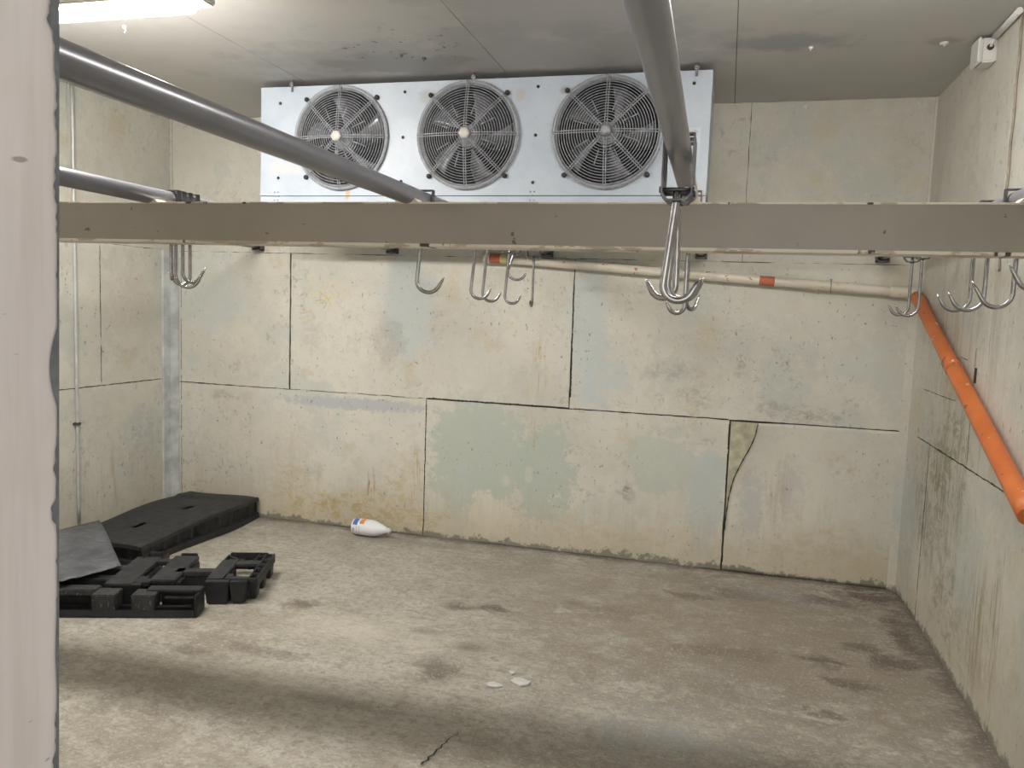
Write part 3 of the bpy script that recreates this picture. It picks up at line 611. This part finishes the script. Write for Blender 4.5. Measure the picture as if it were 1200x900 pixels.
for fi, fx in enumerate(FANX):
    asm = empty('fan', (0, 0, 0)); asm.parent = evap; asm.location = Vector((fx, UY, FZ)) - Vector(evap.location)
    M = Matrix.Rotation(PI/2, 4, 'X')      # lathe axis +z -> -y
    bm = BM(); lathe(bm, [(FR, -0.24), (FR, -0.02), (FR+0.002, 0.002), (FR+0.010, 0.018), (FR+0.018, 0.020), (FR+0.022, 0.010), (FR+0.024, 0.0)], M, 72)
    # drop end caps of the open drum
    for f in [f for f in bm.faces if len(f.verts) > 4]: bm.faces.remove(f)
    for f in bm.faces:
        if all(v.co.y > -0.001 for v in f.verts) and all(abs(math.hypot(v.co.x, v.co.z)-FR) < 1e-4 for v in f.verts): f.material_index = 1
    link('shroud_ring', bm, [M_shroud, M_coil], asm, recalc=False)
    # domed wire guard
    bm = BM()
    def dome(r): return -(0.014 + 0.040*(1 - (r/0.285)**2))
    nr = 17
    for i in range(nr):
        r = 0.040 + (0.262-0.040)*i/(nr-1)
        tube(bm, [(r*math.cos(2*PI*k/56), dome(r), r*math.sin(2*PI*k/56)) for k in range(56)], 0.0023, 5, closed=True)
    tube(bm, [(0.285*math.cos(2*PI*k/64), dome(0.285), 0.285*math.sin(2*PI*k/64)) for k in range(64)], 0.0026, 6, closed=True)
    for s in range(8):
        a = s*PI/4
        for off in (-0.006, 0.006):
            pp = []
            for i in range(9):
                r = 0.03 + 0.257*i/8
                pp.append((r*math.cos(a) - off*math.sin(a), dome(r)-0.002, r*math.sin(a) + off*math.cos(a)))
            pp.append((pp[-1][0], -0.002, pp[-1][2])); tube(bm, pp, 0.0027, 5)
        a2 = a + PI/8 + 0.08
        tube(bm, [((0.10+0.08*i/4)*math.cos(a2), dome(0.10+0.08*i/4)-0.002, (0.10+0.08*i/4)*math.sin(a2)) for i in range(5)], 0.0028, 5)
    link('wire_guard', bm, M_guard, asm)
    for s in range(4):
        a = PI/4 + s*PI/2; r = 0.303
        bm = BM(); lathe(bm, [(0.013, 0), (0.013, 0.014), (0.008, 0.02), (0.0, 0.021)], Matrix.Translation((r*math.cos(a), 0, r*math.sin(a))) @ M, 12)
        link('rubber_foot', bm, M_rubber, asm)
    bm = BM(); lathe(bm, [(0.032, 0.0), (0.032, 0.012), (0.022, 0.02), (0.0, 0.021)] if fi < 2 else [(0.030, 0.0), (0.028, 0.012), (0.012, 0.02), (0.0, 0.02)], Matrix.Translation((0, -0.056, 0)) @ M, 6 if fi < 2 else 16)
    link('guard_badge', bm, M_hub if fi < 2 else M_guard, asm)
    bm = BM(); lathe(bm, [(0.06, -0.10), (0.062, 0.0), (0.05, 0.025), (0.0, 0.03)], Matrix.Translation((0, 0.03, 0)) @ M, 24); link('motor_hub', bm, M_shroud, asm)
    a0 = (1.30, 0.95, 0.92)[fi]
    for k in range(5):
        a = a0 + 2*PI*k/5; bm = BM(); g_ = []
        for i in range(9):
            q = i/8; r = 0.055 + 0.19*q; wid = 0.24 + 0.08*math.sin(q*PI*0.8); row = []
            for j in range(7):
                p = j/6 - 0.5; th_ = a - p*2*wid*(0.9 if q > 0.5 else 1.0) + 0.35*q
                row.append(bm.verts.new((r*math.cos(th_), 0.06 + p*(0.085 - 0.02*q) + 0.02*p*p*4, r*math.sin(th_))))
            g_.append(row)
        for A, B in zip(g_, g_[1:]):
            for j in range(6): bm.faces.new((A[j], A[j+1], B[j+1], B[j]))
        o = link('blade', bm, M_blade, asm, smooth=True); md = o.modifiers.new('thickness', 'SOLIDIFY'); md.thickness = 0.003
for x, z in ((-2.528, 2.662), (-2.538, 2.245), (-1.766, 2.700), (-1.772, 2.458), (-1.778, 2.222), (-1.020, 2.702), (-1.024, 2.455), (-1.030, 2.212), (-0.225, 2.690)):
    bm = BM(); lathe(bm, [(0.0085, 0), (0.0085, 0.004), (0.004, 0.007), (0, 0.007)], Matrix.Translation((x, UY, z)) @ Matrix.Rotation(PI/2, 4, 'X'), 10); bl(link('screw', bm, M_rubber, evap))
for x in (-2.55, -1.03):       # pressed dimples at the tray clips
    bm = BM()
    for i in range(3):
        for j in range(2): lathe(bm, [(0.005, 0), (0.004, 0.002), (0, 0.002)], Matrix.Translation((x-0.012+0.022*j+0.006*(i%2), UY-0.001, UZ0+0.02+0.022*i)) @ Matrix.Rotation(PI/2, 4, 'X'), 8)
    bl(link('clip_dimples', bm, M_galv, evap))
# sticker with illegible small print
M_stk = simple('sticker_white', (0.46, 0.52, 0.58), 0.4, var=0.04); M_red = simple('sticker_red', (0.62, 0.28, 0.32), 0.5); M_gr = simple('sticker_grey', (0.40, 0.42, 0.46), 0.5)
bm = BM(); box(bm, -0.250, -0.180, UY-0.0012, UY, 2.285, 2.475); st = bl(link('sticker', bm, M_stk, evap))
def flat(name, rects, mat, parent):
    bm = BM()
    for a, b, z0, z1 in rects: box(bm, a, b, UY-0.0022, UY-0.0011, z0, z1)
    o = link(name, bm, mat, parent); return o
flat('red_mark', [(-0.238, -0.212, 2.437, 2.445), (-0.232, -0.220, 2.445, 2.456)], M_red, st)
bm = BM(); tube(bm, [(-0.212+0.018*math.cos(q), UY-0.002, 2.448+0.015*math.sin(q)) for q in [0.2+i*0.3 for i in range(7)]], 0.0022, 5); link('grey_arc', bm, M_gr, st)
rs = []; random.seed(5)
for k in range(11):
    z = 2.425 - k*0.012; rs.append((-0.228+random.uniform(0, .01), -0.196-random.uniform(0, .014), z, z+0.003))
flat('small_print', rs, M_gr, st)

# ------------------------------------------------------------------ drain pipe (white) and orange pipe
t = NT('white_pipe_plastic'); n = t.noise(8, 5, 0.65); c = t.mix(t.ma('MULTIPLY', t.rng(n, 0.5, 0.7), 0.4), (0.66, 0.62, 0.52), (0.44, 0.38, 0.28))
sp = t.noise(24, 3, 0.5, off=(3, 3, 3)); c = t.mix(t.rng(sp, 0.665, 0.70), c, (0.42, 0.14, 0.07)); M_pvc = t.fin(c, 0.45)
M_band = simple('red_brown_band', (0.50, 0.15, 0.075), 0.55, var=0.2, scale=30); M_yband = simple('yellow_band', (0.60, 0.53, 0.24), 0.5)
t = NT('orange_pipe_plastic'); n = t.noise(6, 4, 0.6); c = t.mix(t.rng(n, 0.35, 0.7), (0.55, 0.145, 0.037), (0.62, 0.185, 0.05))
sp = t.noise(1.0, 3, 0.5, stretch=(24, 10, 24), off=(2, 0, 7)); c = t.mix(t.rng(sp, 0.675, 0.695), c, (0.75, 0.66, 0.55)); sp2 = t.noise(20, 3, 0.5); c = t.mix(t.rng(sp2, 0.68, 0.70), c, (0.25, 0.06, 0.02)); M_or = t.fin(c, 0.42)
A = Vector((-1.500, YB-0.040, 1.862)); B = Vector((0.985, YB-0.040, 1.712)); d_ = (B-A)
wp = empty('drain_pipe', A, 'cream white plastic pipe sloping along the back wall below the beam', 'pipe')
def seg(name, P, Q, r, mat, par, n_=20, s=14):
    bm = BM(); o = Vector(par.location); tube(bm, [P-o + (Q-P)*i/s for i in range(s+1)], r, n_); return link(name, bm, mat, par)
seg('pipe', A+d_*0.055, B, 0.027, M_pvc, wp)
seg('coupling', A-d_*0.004, A+d_*0.012, 0.036, M_pvc, wp); seg('red_band', A+d_*0.012, A+d_*0.040, 0.029, M_band, wp); seg('yellow_band', A+d_*0.040, A+d_*0.057, 0.031, M_yband, wp)
seg('red_mark', A+d_*0.672, A+d_*0.706, 0.0276, M_band, wp); seg('coupling', A+d_*0.79, A+d_*0.803, 0.0315, M_pvc, wp); seg('coupling', A+d_*0.955, B+d_*0.002, 0.032, M_pvc, wp)
bm = BM(); o_ = Vector(wp.location); E1 = B-o_; 
tube(bm, [E1, E1+Vector((0.012, -0.004, -0.003)), E1+Vector((0.020, -0.016, -0.014)), E1+Vector((0.018, -0.035, -0.030))], 0.0325, 20); link('elbow', bm, M_pvc, wp)
bm = BM(); tube(bm, [Vector((0.56, YB-0.01, 1.776))-o_, Vector((0.56, YB-0.069, 1.776))-o_, Vector((0.56, YB-0.069, 1.70))-o_], 0.003, 6); link('wire_tie', bm, M_galv, wp)
# orange pipe against the right wall
C0 = Vector((XR-0.042, YB-0.10, 1.690)); C1 = Vector((XR-0.042, 2.93, 0.927)); e_ = C1-C0
op = empty('orange_pipe', C0, 'orange plastic pipe running diagonally down the right wall', 'pipe')
seg('pipe', C0, C0+e_*0.44, 0.0325, M_or, op); seg('pipe', C0+e_*0.44, C1, 0.0360, M_or, op)
seg('socket_lip', C0+e_*0.432, C0+e_*0.455, 0.0380, M_or, op)
bm = BM(); o_ = Vector(op.location); q = C0+e_*0.425 - o_
tube(bm, [q+Vector((0.040*math.cos(a), 0.042*math.sin(a)*0.45, 0.042*math.sin(a)*0.9)) for a in [i*2*PI/20 for i in range(20)]], 0.0018, 5, closed=True)
tube(bm, [q+Vector((0.03, -0.02, 0.036)), q+Vector((0.044, -0.09, 0.025))], 0.0016, 5); link('wire_tie', bm, M_iron, op)

# ------------------------------------------------------------------ junction box, cable, wall pipe
jb = empty('junction_box', (XR, 3.968, 2.712), 'small white square junction box high on the right wall', 'box')
bm = BM(); box(bm, -0.060, 0, -0.055, 0.055, -0.042, 0.060, 0.006); link('body', bm, M_white, jb)
bm = BM(); box(bm, -0.074, -0.060, -0.058, 0.058, -0.045, 0.063, 0.004); link('lid', bm, M_white, jb)
bm = BM(); lathe(bm, [(0.013, 0), (0.013, 0.008), (0.009, 0.012), (0.0, 0.012)], Matrix.Translation((-0.028, -0.055, 0.018)) @ Matrix.Rotation(PI/2, 4, 'X'), 14); link('cable_gland', bm, M_rubber, jb)
bm = BM(); tube(bm, [(XR-0.028, 3.902, 2.730), (XR-0.028, 3.895, 2.740), (XR-0.022, 3.893, 2.752), (XR-0.018, 3.89, 2.766)], 0.006, 10)
tube(bm, [(XR-0.018, 3.89, 2.767), (XR-0.018, 3.60, 2.769)], 0.013, 12); tag(link('conduit', bm, M_white, smooth=False), 'short white conduit along the ceiling corner running to the junction box', 'conduit')
bm = BM(); M_cab = simple('old_cable_cover', (0.30, 0.255, 0.20), 0.6, var=0.35, scale=20)
pts = [(XR-0.006, 3.60+0.004*math.sin(i*1.3), 2.755-i*0.045) for i in range(23)]; tube(bm, pts, 0.0046, 8)
tag(link('cable', bm, M_cab), 'thin brownish cable running down the right wall from the ceiling', 'cable')
bm = BM(); pts = [(XL+0.012, 4.03 - 0.0*i, 2.78-i*0.116) for i in range(24)]; tube(bm, pts, 0.0105, 12)
wpz = empty('wall_pipe', (XL, 4.03, 0.1), 'thin grey vertical pipe on the left wall down to the black plastic slab', 'pipe'); wpz.location = (0, 0, 0)
M_gp = simple('grey_pipe_paint', (0.50, 0.52, 0.52), 0.4, 0.2); link('tube', bm, M_gp, wpz)
bm = BM(); box(bm, XL, XL+0.024, 4.005, 4.017, 0.73, 0.742); box(bm, XL, XL+0.026, 4.015, 4.045, 0.728, 0.745); link('clip', bm, M_iron, wpz)

# ------------------------------------------------------------------ fluorescent fitting
def rounded_bar(bm, x0, x1, hw, z0, z1, nose):
    prof = [(-hw, z1), (-hw, z0+0.02), (-hw*0.75, z0+0.004), (0, z0), (hw*0.75, z0+0.004), (hw, z0+0.02), (hw, z1)]; rings = []
    for (x, s) in ((x0, 0.55), (x0+nose*0.4, 0.86), (x0+nose, 1), (x1-nose, 1), (x1-nose*0.4, 0.86), (x1, 0.55)):
        rings.append([bm.verts.new((x, p*s, z1+(z-z1)*s)) for p, z in prof])
    for A, B in zip(rings, rings[1:]):
        for k in range(len(prof)-1): bm.faces.new((A[k], A[k+1], B[k+1], B[k]))
        bm.faces.new((A[-1], A[0], B[0], B[-1]))
    bm.faces.new(rings[0][::-1]); bm.faces.new(rings[-1])
def ceiling_lamp(x, y, z, strength, label):
    fx = empty('ceiling_lamp', (x, y, z), label, 'lamp')
    t = NT('lit_diffuser'); em = t.b; em.inputs['Base Color'].default_value = (0.9, 0.92, 0.95, 1); em.inputs['Emission Color'].default_value = (1.0, 0.953, 0.895, 1); em.inputs['Emission Strength'].default_value = strength
    bm = BM(); rounded_bar(bm, -0.60, 0.56, 0.038, 0.0, 0.036, 0.05); link('diffuser', bm, t.m, fx)
    bm = BM(); box(bm, -0.625, 0.60, -0.068, 0.068, 0.0365, 0.095, 0.008); link('housing', bm, M_white, fx)
    for q in (-0.4, 0.4):
        bm = BM(); tube(bm, [(q, 0, 0.09), (q, 0, H-z)], 0.006, 8); link('hanger_rod', bm, M_galv, fx)
ceiling_lamp(-2.545, 2.668, 2.61, LAMP_STRENGTH, 'long lit fluorescent fitting under the ceiling at top left')
ceiling_lamp(0.28, 2.640, 2.61, LAMP_STRENGTH*0.40, 'dimmer fluorescent fitting just above the picture frame on the right side')

# ------------------------------------------------------------------ small ceiling and wall fixings
for (x, y, z, nrm, r, lab) in ((0.296, 3.974, H, 'z', .012, 'small white screw cap on the ceiling inside the grey patch'), (0.856, 4.0, H, 'z', .020, 'oval white screw cap on the ceiling near the junction box'),
                               (-1.547, 3.867, H, 'z', .011, 'dark bolt stub on the ceiling just in front of the cooling unit'), (-1.640, 3.80, H, 'z', .009, 'smaller dark bolt stub on the ceiling before the cooling unit, the left one'),
                               (0.366, YB, 2.752, 'y', .016, 'little white cap at the top of the back wall, left of two'), (0.955, YB, 2.752, 'y', .014, 'little white cap at the top of the back wall by the right corner')):
    bm = BM(); MM = Matrix.Translation((x, y, z)) @ (Matrix.Rotation(PI, 4, 'X') if nrm == 'z' else Matrix.Rotation(PI/2, 4, 'X'))
    lathe(bm, [(r, 0), (r*0.95, 0.005), (r*0.6, 0.009), (r*0.25, 0.010), (r*0.25, 0.016), (0, 0.017)], MM, 14)
    tag(link('screw_cap', bm, M_white if 'white' in lab else M_iron), lab, 'screw')
bm = BM(); tube(bm, [(-2.768, 3.208, H), (-2.768, 3.208, H-0.012)], 0.010, 8); tube(bm, [(-2.768, 3.208, H-0.012), (-2.758, 3.208, H-0.022), (-2.768, 3.208, H-0.030)], 0.004, 6)
tag(link('ceiling_eyelet', bm, M_white), 'tiny white eyelet on the ceiling beyond the fluorescent fitting', 'eyelet')

# ------------------------------------------------------------------ black slab against the left wall
slab = empty('plastic_pallet', (-3.41, 4.30, 0), 'long sagging black plastic pallet with closed top along the left wall', 'pallet')
bm = BM(); nx_, ny_ = 12, 34; hw, hl = 0.285, 0.60
def topz(u, v): return 0.138 + 0.016*math.sin(v*5.2+0.6) + 0.006*math.sin(u*9) + (0.012 if v > 0.45 else 0)
slots = ((0.0, 0.155), (-0.05, -0.27))
def warpx(v): return 0.020*math.sin(v*6.0)
vsg = {}
def gv(i, j):
    if (i, j) not in vsg:
        u = -hw + 2*hw*i/nx_; v = -hl + 2*hl*j/ny_; vsg[i, j] = bm.verts.new((u + warpx(v)*(i/nx_), v, topz(u, v)))
    return vsg[i, j]
holes = {(6, 20), (6, 21), (6, 22), (5, 9), (5, 10), (5, 11)}
for i in range(nx_):
    for j in range(ny_):
        if (i, j) in holes: continue
        bm.faces.new((gv(i, j), gv(i+1, j), gv(i+1, j+1), gv(i, j+1)))
o = link('deck', bm, M_blackdusty, slab, smooth=True); md = o.modifiers.new('th', 'SOLIDIFY'); md.thickness = 0.012; md.offset = -1
bm = BM()      # slot floors
box(bm, -0.03, 0.06, 0.08, 0.23, 0.095, 0.10); box(bm, -0.08, 0.02, -0.30, -0.15, 0.095, 0.10); link('slot_floor', bm, M_black, slab)
bm = BM()      # ribbed side skirt, right side and front
rows = []
for j in range(61):
    v = -hl + 2*hl*j/60; rib = 0.010 if (j % 6 in (0, 1)) else 0.0; fold = 0.020*math.sin(v*6.0); pin = 0.02*math.exp(-((v+0.04)/0.03)**2)
    x = hw + fold; z1_ = topz(hw, v)
    rows.append([bm.verts.new(p) for p in ((x, v, z1_-0.002), (x+0.004, v, z1_-0.022), (x-0.022+rib-pin, v, z1_-0.030), (x-0.026+rib-pin, v, 0.042), (x+0.002, v, 0.034), (x+0.004, v, 0.0), (x-0.04, v, 0.0))])
for A, B in zip(rows, rows[1:]):
    for k in range(6): bm.faces.new((A[k], A[k+1], B[k+1], B[k]))
link('side_skirt', bm, M_black, slab)
bm = BM(); rows = []
for i in range(31):
    u = -hw + 2*hw*i/30; rib = 0.010 if (i % 5 in (0, 1)) else 0; z1_ = topz(u, -hl)
    rows.append([bm.verts.new(p) for p in ((u, -hl, z1_-0.002), (u, -hl-0.004, z1_-0.022), (u, -hl+0.022-rib, z1_-0.03), (u, -hl+0.026-rib, 0.04), (u, -hl, 0.034), (u, -hl, 0.0), (u, -hl+0.04, 0.0))])
for A, B in zip(rows, rows[1:]):
    for k in range(6): bm.faces.new((A[k], A[k+1], B[k+1], B[k]))
link('end_skirt', bm, M_black, slab)
bm = BM()
box(bm, -hw, -hw+0.02, -hl, hl, 0, 0.12); box(bm, -hw, hw-0.04, hl-0.02, hl, 0, 0.12); link('rear_skirt', bm, M_black, slab)

# ------------------------------------------------------------------ broken open pallet
bp = empty('broken_pallet', (-2.40, 3.21, 0), 'broken black plastic pallet of open bars and hollow feet on the floor', 'pallet', rz=math.radians(19.5))
def pb(name, u0, u1, v0, v1, z0, z1, mat=M_black, taper=0.0, bev=0.004):
    bm = BM(); box(bm, u0, u1, v0, v1, z0, z1, bev, taper); return link(name, bm, mat, bp)
# bottom skid
pb('skid', -1.05, 0.0, 0.0, 0.012, 0.0, 0.036); pb('skid', -1.05, 0.0, 0.075, 0.09, 0.0, 0.034)
pb('skid', -1.05, -0.0, 0.012, 0.075, 0.0, 0.008)
# feet along the front edge
pb('foot', -0.485, -0.372, 0.0, 0.10, 0.0, 0.112, M_scuffed, 0.006); pb('foot', -0.30, -0.188, 0.0, 0.09, 0.0, 0.112, M_scuffed, 0.006)
pb('foot', -0.44, -0.30, 0.12, 0.26, 0.008, 0.118, M_black, 0.012)
pb('foot', -1.05, -0.90, 0.0, 0.12, 0.0, 0.112, M_blackdusty, 0.006)
pb('deck_bar', -0.92, -0.48, 0.045, 0.12, 0.092, 0.120, M_scuffed); pb('deck_bar', -0.92, -0.47, 0.19, 0.26, 0.09, 0.120); pb('deck_bar', -0.92, -0.47, 0.34, 0.42, 0.09, 0.120)
pb('cross_bar', -0.78, -0.70, 0.10, 0.40, 0.085, 0.118); pb('rear_web', -0.92, -0.47, 0.10, 0.11, 0.01, 0.09)
# open box at the right end of the front edge
pb('box_back', -0.19, 0.0, 0.10, 0.11, 0.008, 0.112); pb('deck_bar', -0.25, 0.012, 0.055, 0.125, 0.106, 0.118); pb('box_side', -0.004, 0.010, 0.0, 0.125, 0.0, 0.112); pb('box_lip', -0.16, -0.02, 0.05, 0.06, 0.075, 0.088, M_blackdusty)
pb('box_lip', -0.19, -0.02, 0.018, 0.03, 0.045, 0.055, M_black)
# longitudinal and cross bars of the deck
pb('deck_bar', -0.48, -0.345, 0.13, 0.56, 0.100, 0.121, M_blackdusty); pb('deck_bar', -0.285, -0.155, 0.19, 0.585, 0.100, 0.121, M_blackdusty)
pb('deck_bar', -0.47, -0.27, 0.155, 0.215, 0.098, 0.120); pb('deck_bar', -0.42, -0.20, 0.475, 0.535, 0.098, 0.120); pb('deck_bar', -0.20, 0.03, 0.315, 0.380, 0.095, 0.121, M_blackdusty)
pb('bar_web', -0.345, -0.335, 0.2, 0.5, 0.02, 0.10); pb('bar_web', -0.295, -0.285, 0.2, 0.5, 0.02, 0.10); pb('bar_web', -0.19, 0.02, 0.315, 0.325, 0.02, 0.095); pb('bar_web', -0.155, -0.145, 0.19, 0.56, 0.02, 0.10)
pb('foot', -0.49, -0.35, 0.44, 0.60, 0.0, 0.10, M_black, 0.010); pb('foot', -0.27, -0.16, 0.45, 0.60, 0.0, 0.112, M_black, 0.010); pb('foot', -0.27, -0.14, 0.20, 0.29, 0.0, 0.104, M_black, 0.008)
pb('rib', -0.44, -0.43, 0.52, 0.63, 0.09, 0.126); pb('rib', -0.44, -0.33, 0.615, 0.63, 0.09, 0.128, M_blackdusty); pb('rib', -0.34, -0.33, 0.52, 0.63, 0.09, 0.126); pb('rib', -0.26, -0.17, 0.60, 0.612, 0.05, 0.128)
# right hand frame
pb('deck_bar', -0.012, 0.075, 0.215, 0.52, 0.104, 0.122, M_blackdusty); pb('deck_bar', 0.075, 0.20, 0.215, 0.255, 0.104, 0.122, M_blackdusty); pb('deck_bar', 0.075, 0.20, 0.445, 0.515, 0.104, 0.122, M_blackdusty)
pb('side_rail', 0.232, 0.245, 0.215, 0.640, 0.070, 0.122, M_blackdusty); pb('side_rail', 0.192, 0.203, 0.250, 0.640, 0.060, 0.122)
for v in (0.220, 0.30, 0.38, 0.455, 0.53, 0.62): pb('rung', 0.200, 0.234, v, v+0.018, 0.100, 0.121, M_blackdusty)
pb('foot', -0.010, 0.112, 0.175, 0.31, 0.0, 0.118, M_black, 0.010); pb('foot', 0.112, 0.200, 0.180, 0.26, 0.006, 0.116, M_black, 0.012); pb('foot', 0.190, 0.235, 0.255, 0.33, 0.0, 0.10, M_black, 0.006)
pb('foot', 0.195, 0.238, 0.40, 0.47, 0.0, 0.10, M_black, 0.006); pb('foot', 0.19, 0.24, 0.56, 0.64, 0.0, 0.105, M_black, 0.006); pb('foot', -0.01, 0.06, 0.43, 0.52, 0.0, 0.105, M_black, 0.01)
pb('dark_plate', 0.078, 0.195, 0.25, 0.45, 0.004, 0.012); pb('inner_wall', 0.070, 0.080, 0.25, 0.45, 0.01, 0.105)  # black plate added inside the frame so its opening looks dark
pb('rib', -0.008, 0.004, 0.50, 0.62, 0.06, 0.122); pb('rib', 0.0, 0.21, 0.630, 0.642, 0.03, 0.126); pb('rib', 0.155, 0.167, 0.51, 0.64, 0.05, 0.122)
for (a, b) in (((0.0, 0.53), (0.10, 0.545)), ((0.0, 0.60), (0.10, 0.52)), ((0.03, 0.62), (0.03, 0.66)), ((0.13, 0.51), (0.20, 0.63))):
    bm = BM(); d2 = Vector((b[0]-a[0], b[1]-a[1], 0)).normalized(); nn = Vector((-d2.y, d2.x, 0))*0.005
    P0 = Vector((*a, 0)); P1 = Vector((*b, 0)); cs = [P0-nn, P1-nn, P1+nn, P0+nn]
    lo_ = [bm.verts.new(p+Vector((0, 0, 0.07))) for p in cs]; hi_ = [bm.verts.new(p+Vector((0, 0, 0.118))) for p in cs]
    bm.faces.new(lo_[::-1]); bm.faces.new(hi_)
    for k in range(4): bm.faces.new((lo_[k], lo_[(k+1)%4], hi_[(k+1)%4], hi_[k]))
    link('rib', bm, M_blackdusty, bp)

# ------------------------------------------------------------------ grey sheet lying over both
t = NT('grey_plastic_sheet'); n = t.noise(5, 6, 0.65, dist=0.8); n2 = t.noise(1.0, 5, 0.6, stretch=(8, 30, 8))
c = t.mix(t.rng(n, 0.35, 0.65), (0.065, 0.070, 0.078), (0.125, 0.132, 0.145)); c = t.mix(t.ma('MULTIPLY', t.rng(n2, 0.52, 0.7), 0.35), c, (0.26, 0.26, 0.25)); t.bump(n, 0.4, 0.01)
M_sheet = t.fin(c, 0.6)
bm = BM()
# quad corners: back apex, right, front, left; gently bent
Pa, Pb, Pc, Pd = Vector((-3.60, 3.92, 0.178)), Vector((-2.955, 3.362, 0.160)), Vector((-3.03, 3.05, 0.150)), Vector((-3.72, 3.32, 0.165))
gr = []
for j in range(15):
    row = []
    for i in range(15):
        u, v = i/14, j/14
        p = (Pa*(1-u)+Pb*u)*(1-v) + (Pd*(1-u)+Pc*u)*v
        p.z += 0.012*math.sin(u*5+v*2) + 0.010*mnoise.noise(Vector((u*4, v*4, 1)))
        if u > 0.999 or v > 0.999: p += Vector((0.012*mnoise.noise(Vector((u*9, v*9, 5))), 0.012*mnoise.noise(Vector((u*9, v*9, 8))), 0))
        if v > 0.7: p += Vector((0.10*u*(1-u)*(v-0.7)/0.3, -0.16*u*(1-u)*(v-0.7)/0.3, 0))
        row.append(bm.verts.new(p - Vector((-3.3, 3.4, 0.15))))
    gr.append(row)
for A, B in zip(gr, gr[1:]):
    for i in range(14): bm.faces.new((A[i], A[i+1], B[i+1], B[i]))
o = link('plastic_sheet', bm, M_sheet, smooth=True); o.location = (-3.3, 3.4, 0.15); md = o.modifiers.new('th', 'SOLIDIFY'); md.thickness = 0.004
tag(o, 'scuffed dark grey plastic sheet lying across the two black pallets', 'sheet')

# ------------------------------------------------------------------ bottle on its side
bt = empty('plastic_bottle', (-2.335, 4.785, 0.0), 'white plastic detergent bottle lying on its side against the back wall', 'bottle', rz=math.radians(-5))
MB_ = Matrix.Translation((0, 0, 0.056)) @ Matrix.Rotation(PI/2, 4, 'Y') @ Matrix.Rotation(math.radians(0), 4, 'Z')
M_bot = simple('bottle_white', (0.78, 0.80, 0.84), 0.32, var=0.03); M_blue = simple('label_blue', (0.09, 0.17, 0.52), 0.4); M_oran = simple('label_orange', (0.80, 0.33, 0.10), 0.4); M_txt = simple('label_text', (0.25, 0.27, 0.33), 0.5)
prof = [(0.0, 0.004), (0.040, 0.0), (0.050, 0.006), (0.054, 0.02), (0.0545, 0.06), (0.0530, 0.066), (0.0530, 0.072), (0.0545, 0.078), (0.055, 0.13), (0.052, 0.155), (0.044, 0.185), (0.033, 0.215), (0.022, 0.24), (0.016, 0.252)]
def brad(z):
    for (r0, z0), (r1, z1) in zip(prof, prof[1:]):
        if z0 <= z <= z1: return r0 + (r1-r0)*(z-z0)/(z1-z0+1e-9)
    return 0.05
bm = BM(); lathe(bm, prof, MB_, 32, sy=1.0); link('body', bm, M_bot, bt)
bm = BM(); lathe(bm, [(0.014, 0.250), (0.017, 0.252), (0.017, 0.268), (0.010, 0.272), (0.008, 0.278), (0, 0.279)], MB_, 20); link('nozzle_cap', bm, M_bot, bt)
def patch(name, z0, z1, a0, a1, mat, off=0.0008):
    bm = BM(); rows = []
    for i in range(9):
        z = z0 + (z1-z0)*i/8; rows.append([bm.verts.new(MB_ @ Vector(((brad(z)+off)*math.cos(a0+(a1-a0)*j/12), (brad(z)+off)*math.sin(a0+(a1-a0)*j/12), z))) for j in range(13)])
    for A, B in zip(rows, rows[1:]):
        for j in range(12): bm.faces.new((A[j], A[j+1], B[j+1], B[j]))
    return link(name, bm, mat, bt, smooth=True)
R0 = math.radians
patch('blue_label', 0.018, 0.052, R0(180), R0(245), M_blue); patch('orange_label', 0.066, 0.100, R0(178), R0(232), M_oran)
for k in range(4): patch('print_line', 0.020+0.004*0, 0.034, R0(268+5*k), R0(270.5+5*k), M_txt)
patch('print_line', 0.048, 0.050, R0(255), R0(300), M_txt); patch('print_line', 0.066, 0.068, R0(250), R0(310), M_txt)

# ------------------------------------------------------------------ scraps on the floor
M_scrap = simple('white_scrap', (0.62, 0.63, 0.61), 0.6, var=0.15)
for (x, y, r, sx, lab) in ((-0.835, 3.03, 0.026, 1.3, 'small white scrap on the floor, left one of the pair'), (-0.742, 3.09, 0.036, 1.25, 'larger greyish white scrap on the floor, right one of the pair'),
                           (-0.795, 3.16, 0.014, 1.0, 'tiny pale fleck on the floor behind the two scraps')):
    bm = BM(); n_ = 14; top = []; bot = []
    for k in range(n_):
        a = 2*PI*k/n_; q = r*(0.75+0.4*random.random()); top.append(bm.verts.new((q*sx*math.cos(a), q*math.sin(a)*0.85, 0.004+0.002*random.random()))); bot.append(bm.verts.new((q*sx*math.cos(a), q*math.sin(a)*0.85, -0.001)))
    ct = bm.verts.new((0, 0, 0.006))
    for k in range(n_): bm.faces.new((top[k], top[(k+1)%n_], ct)); bm.faces.new((top[k], bot[k], bot[(k+1)%n_], top[(k+1)%n_]))
    o = link('scrap', bm, M_scrap); o.location = (x, y, 0); tag(o, lab, 'litter')
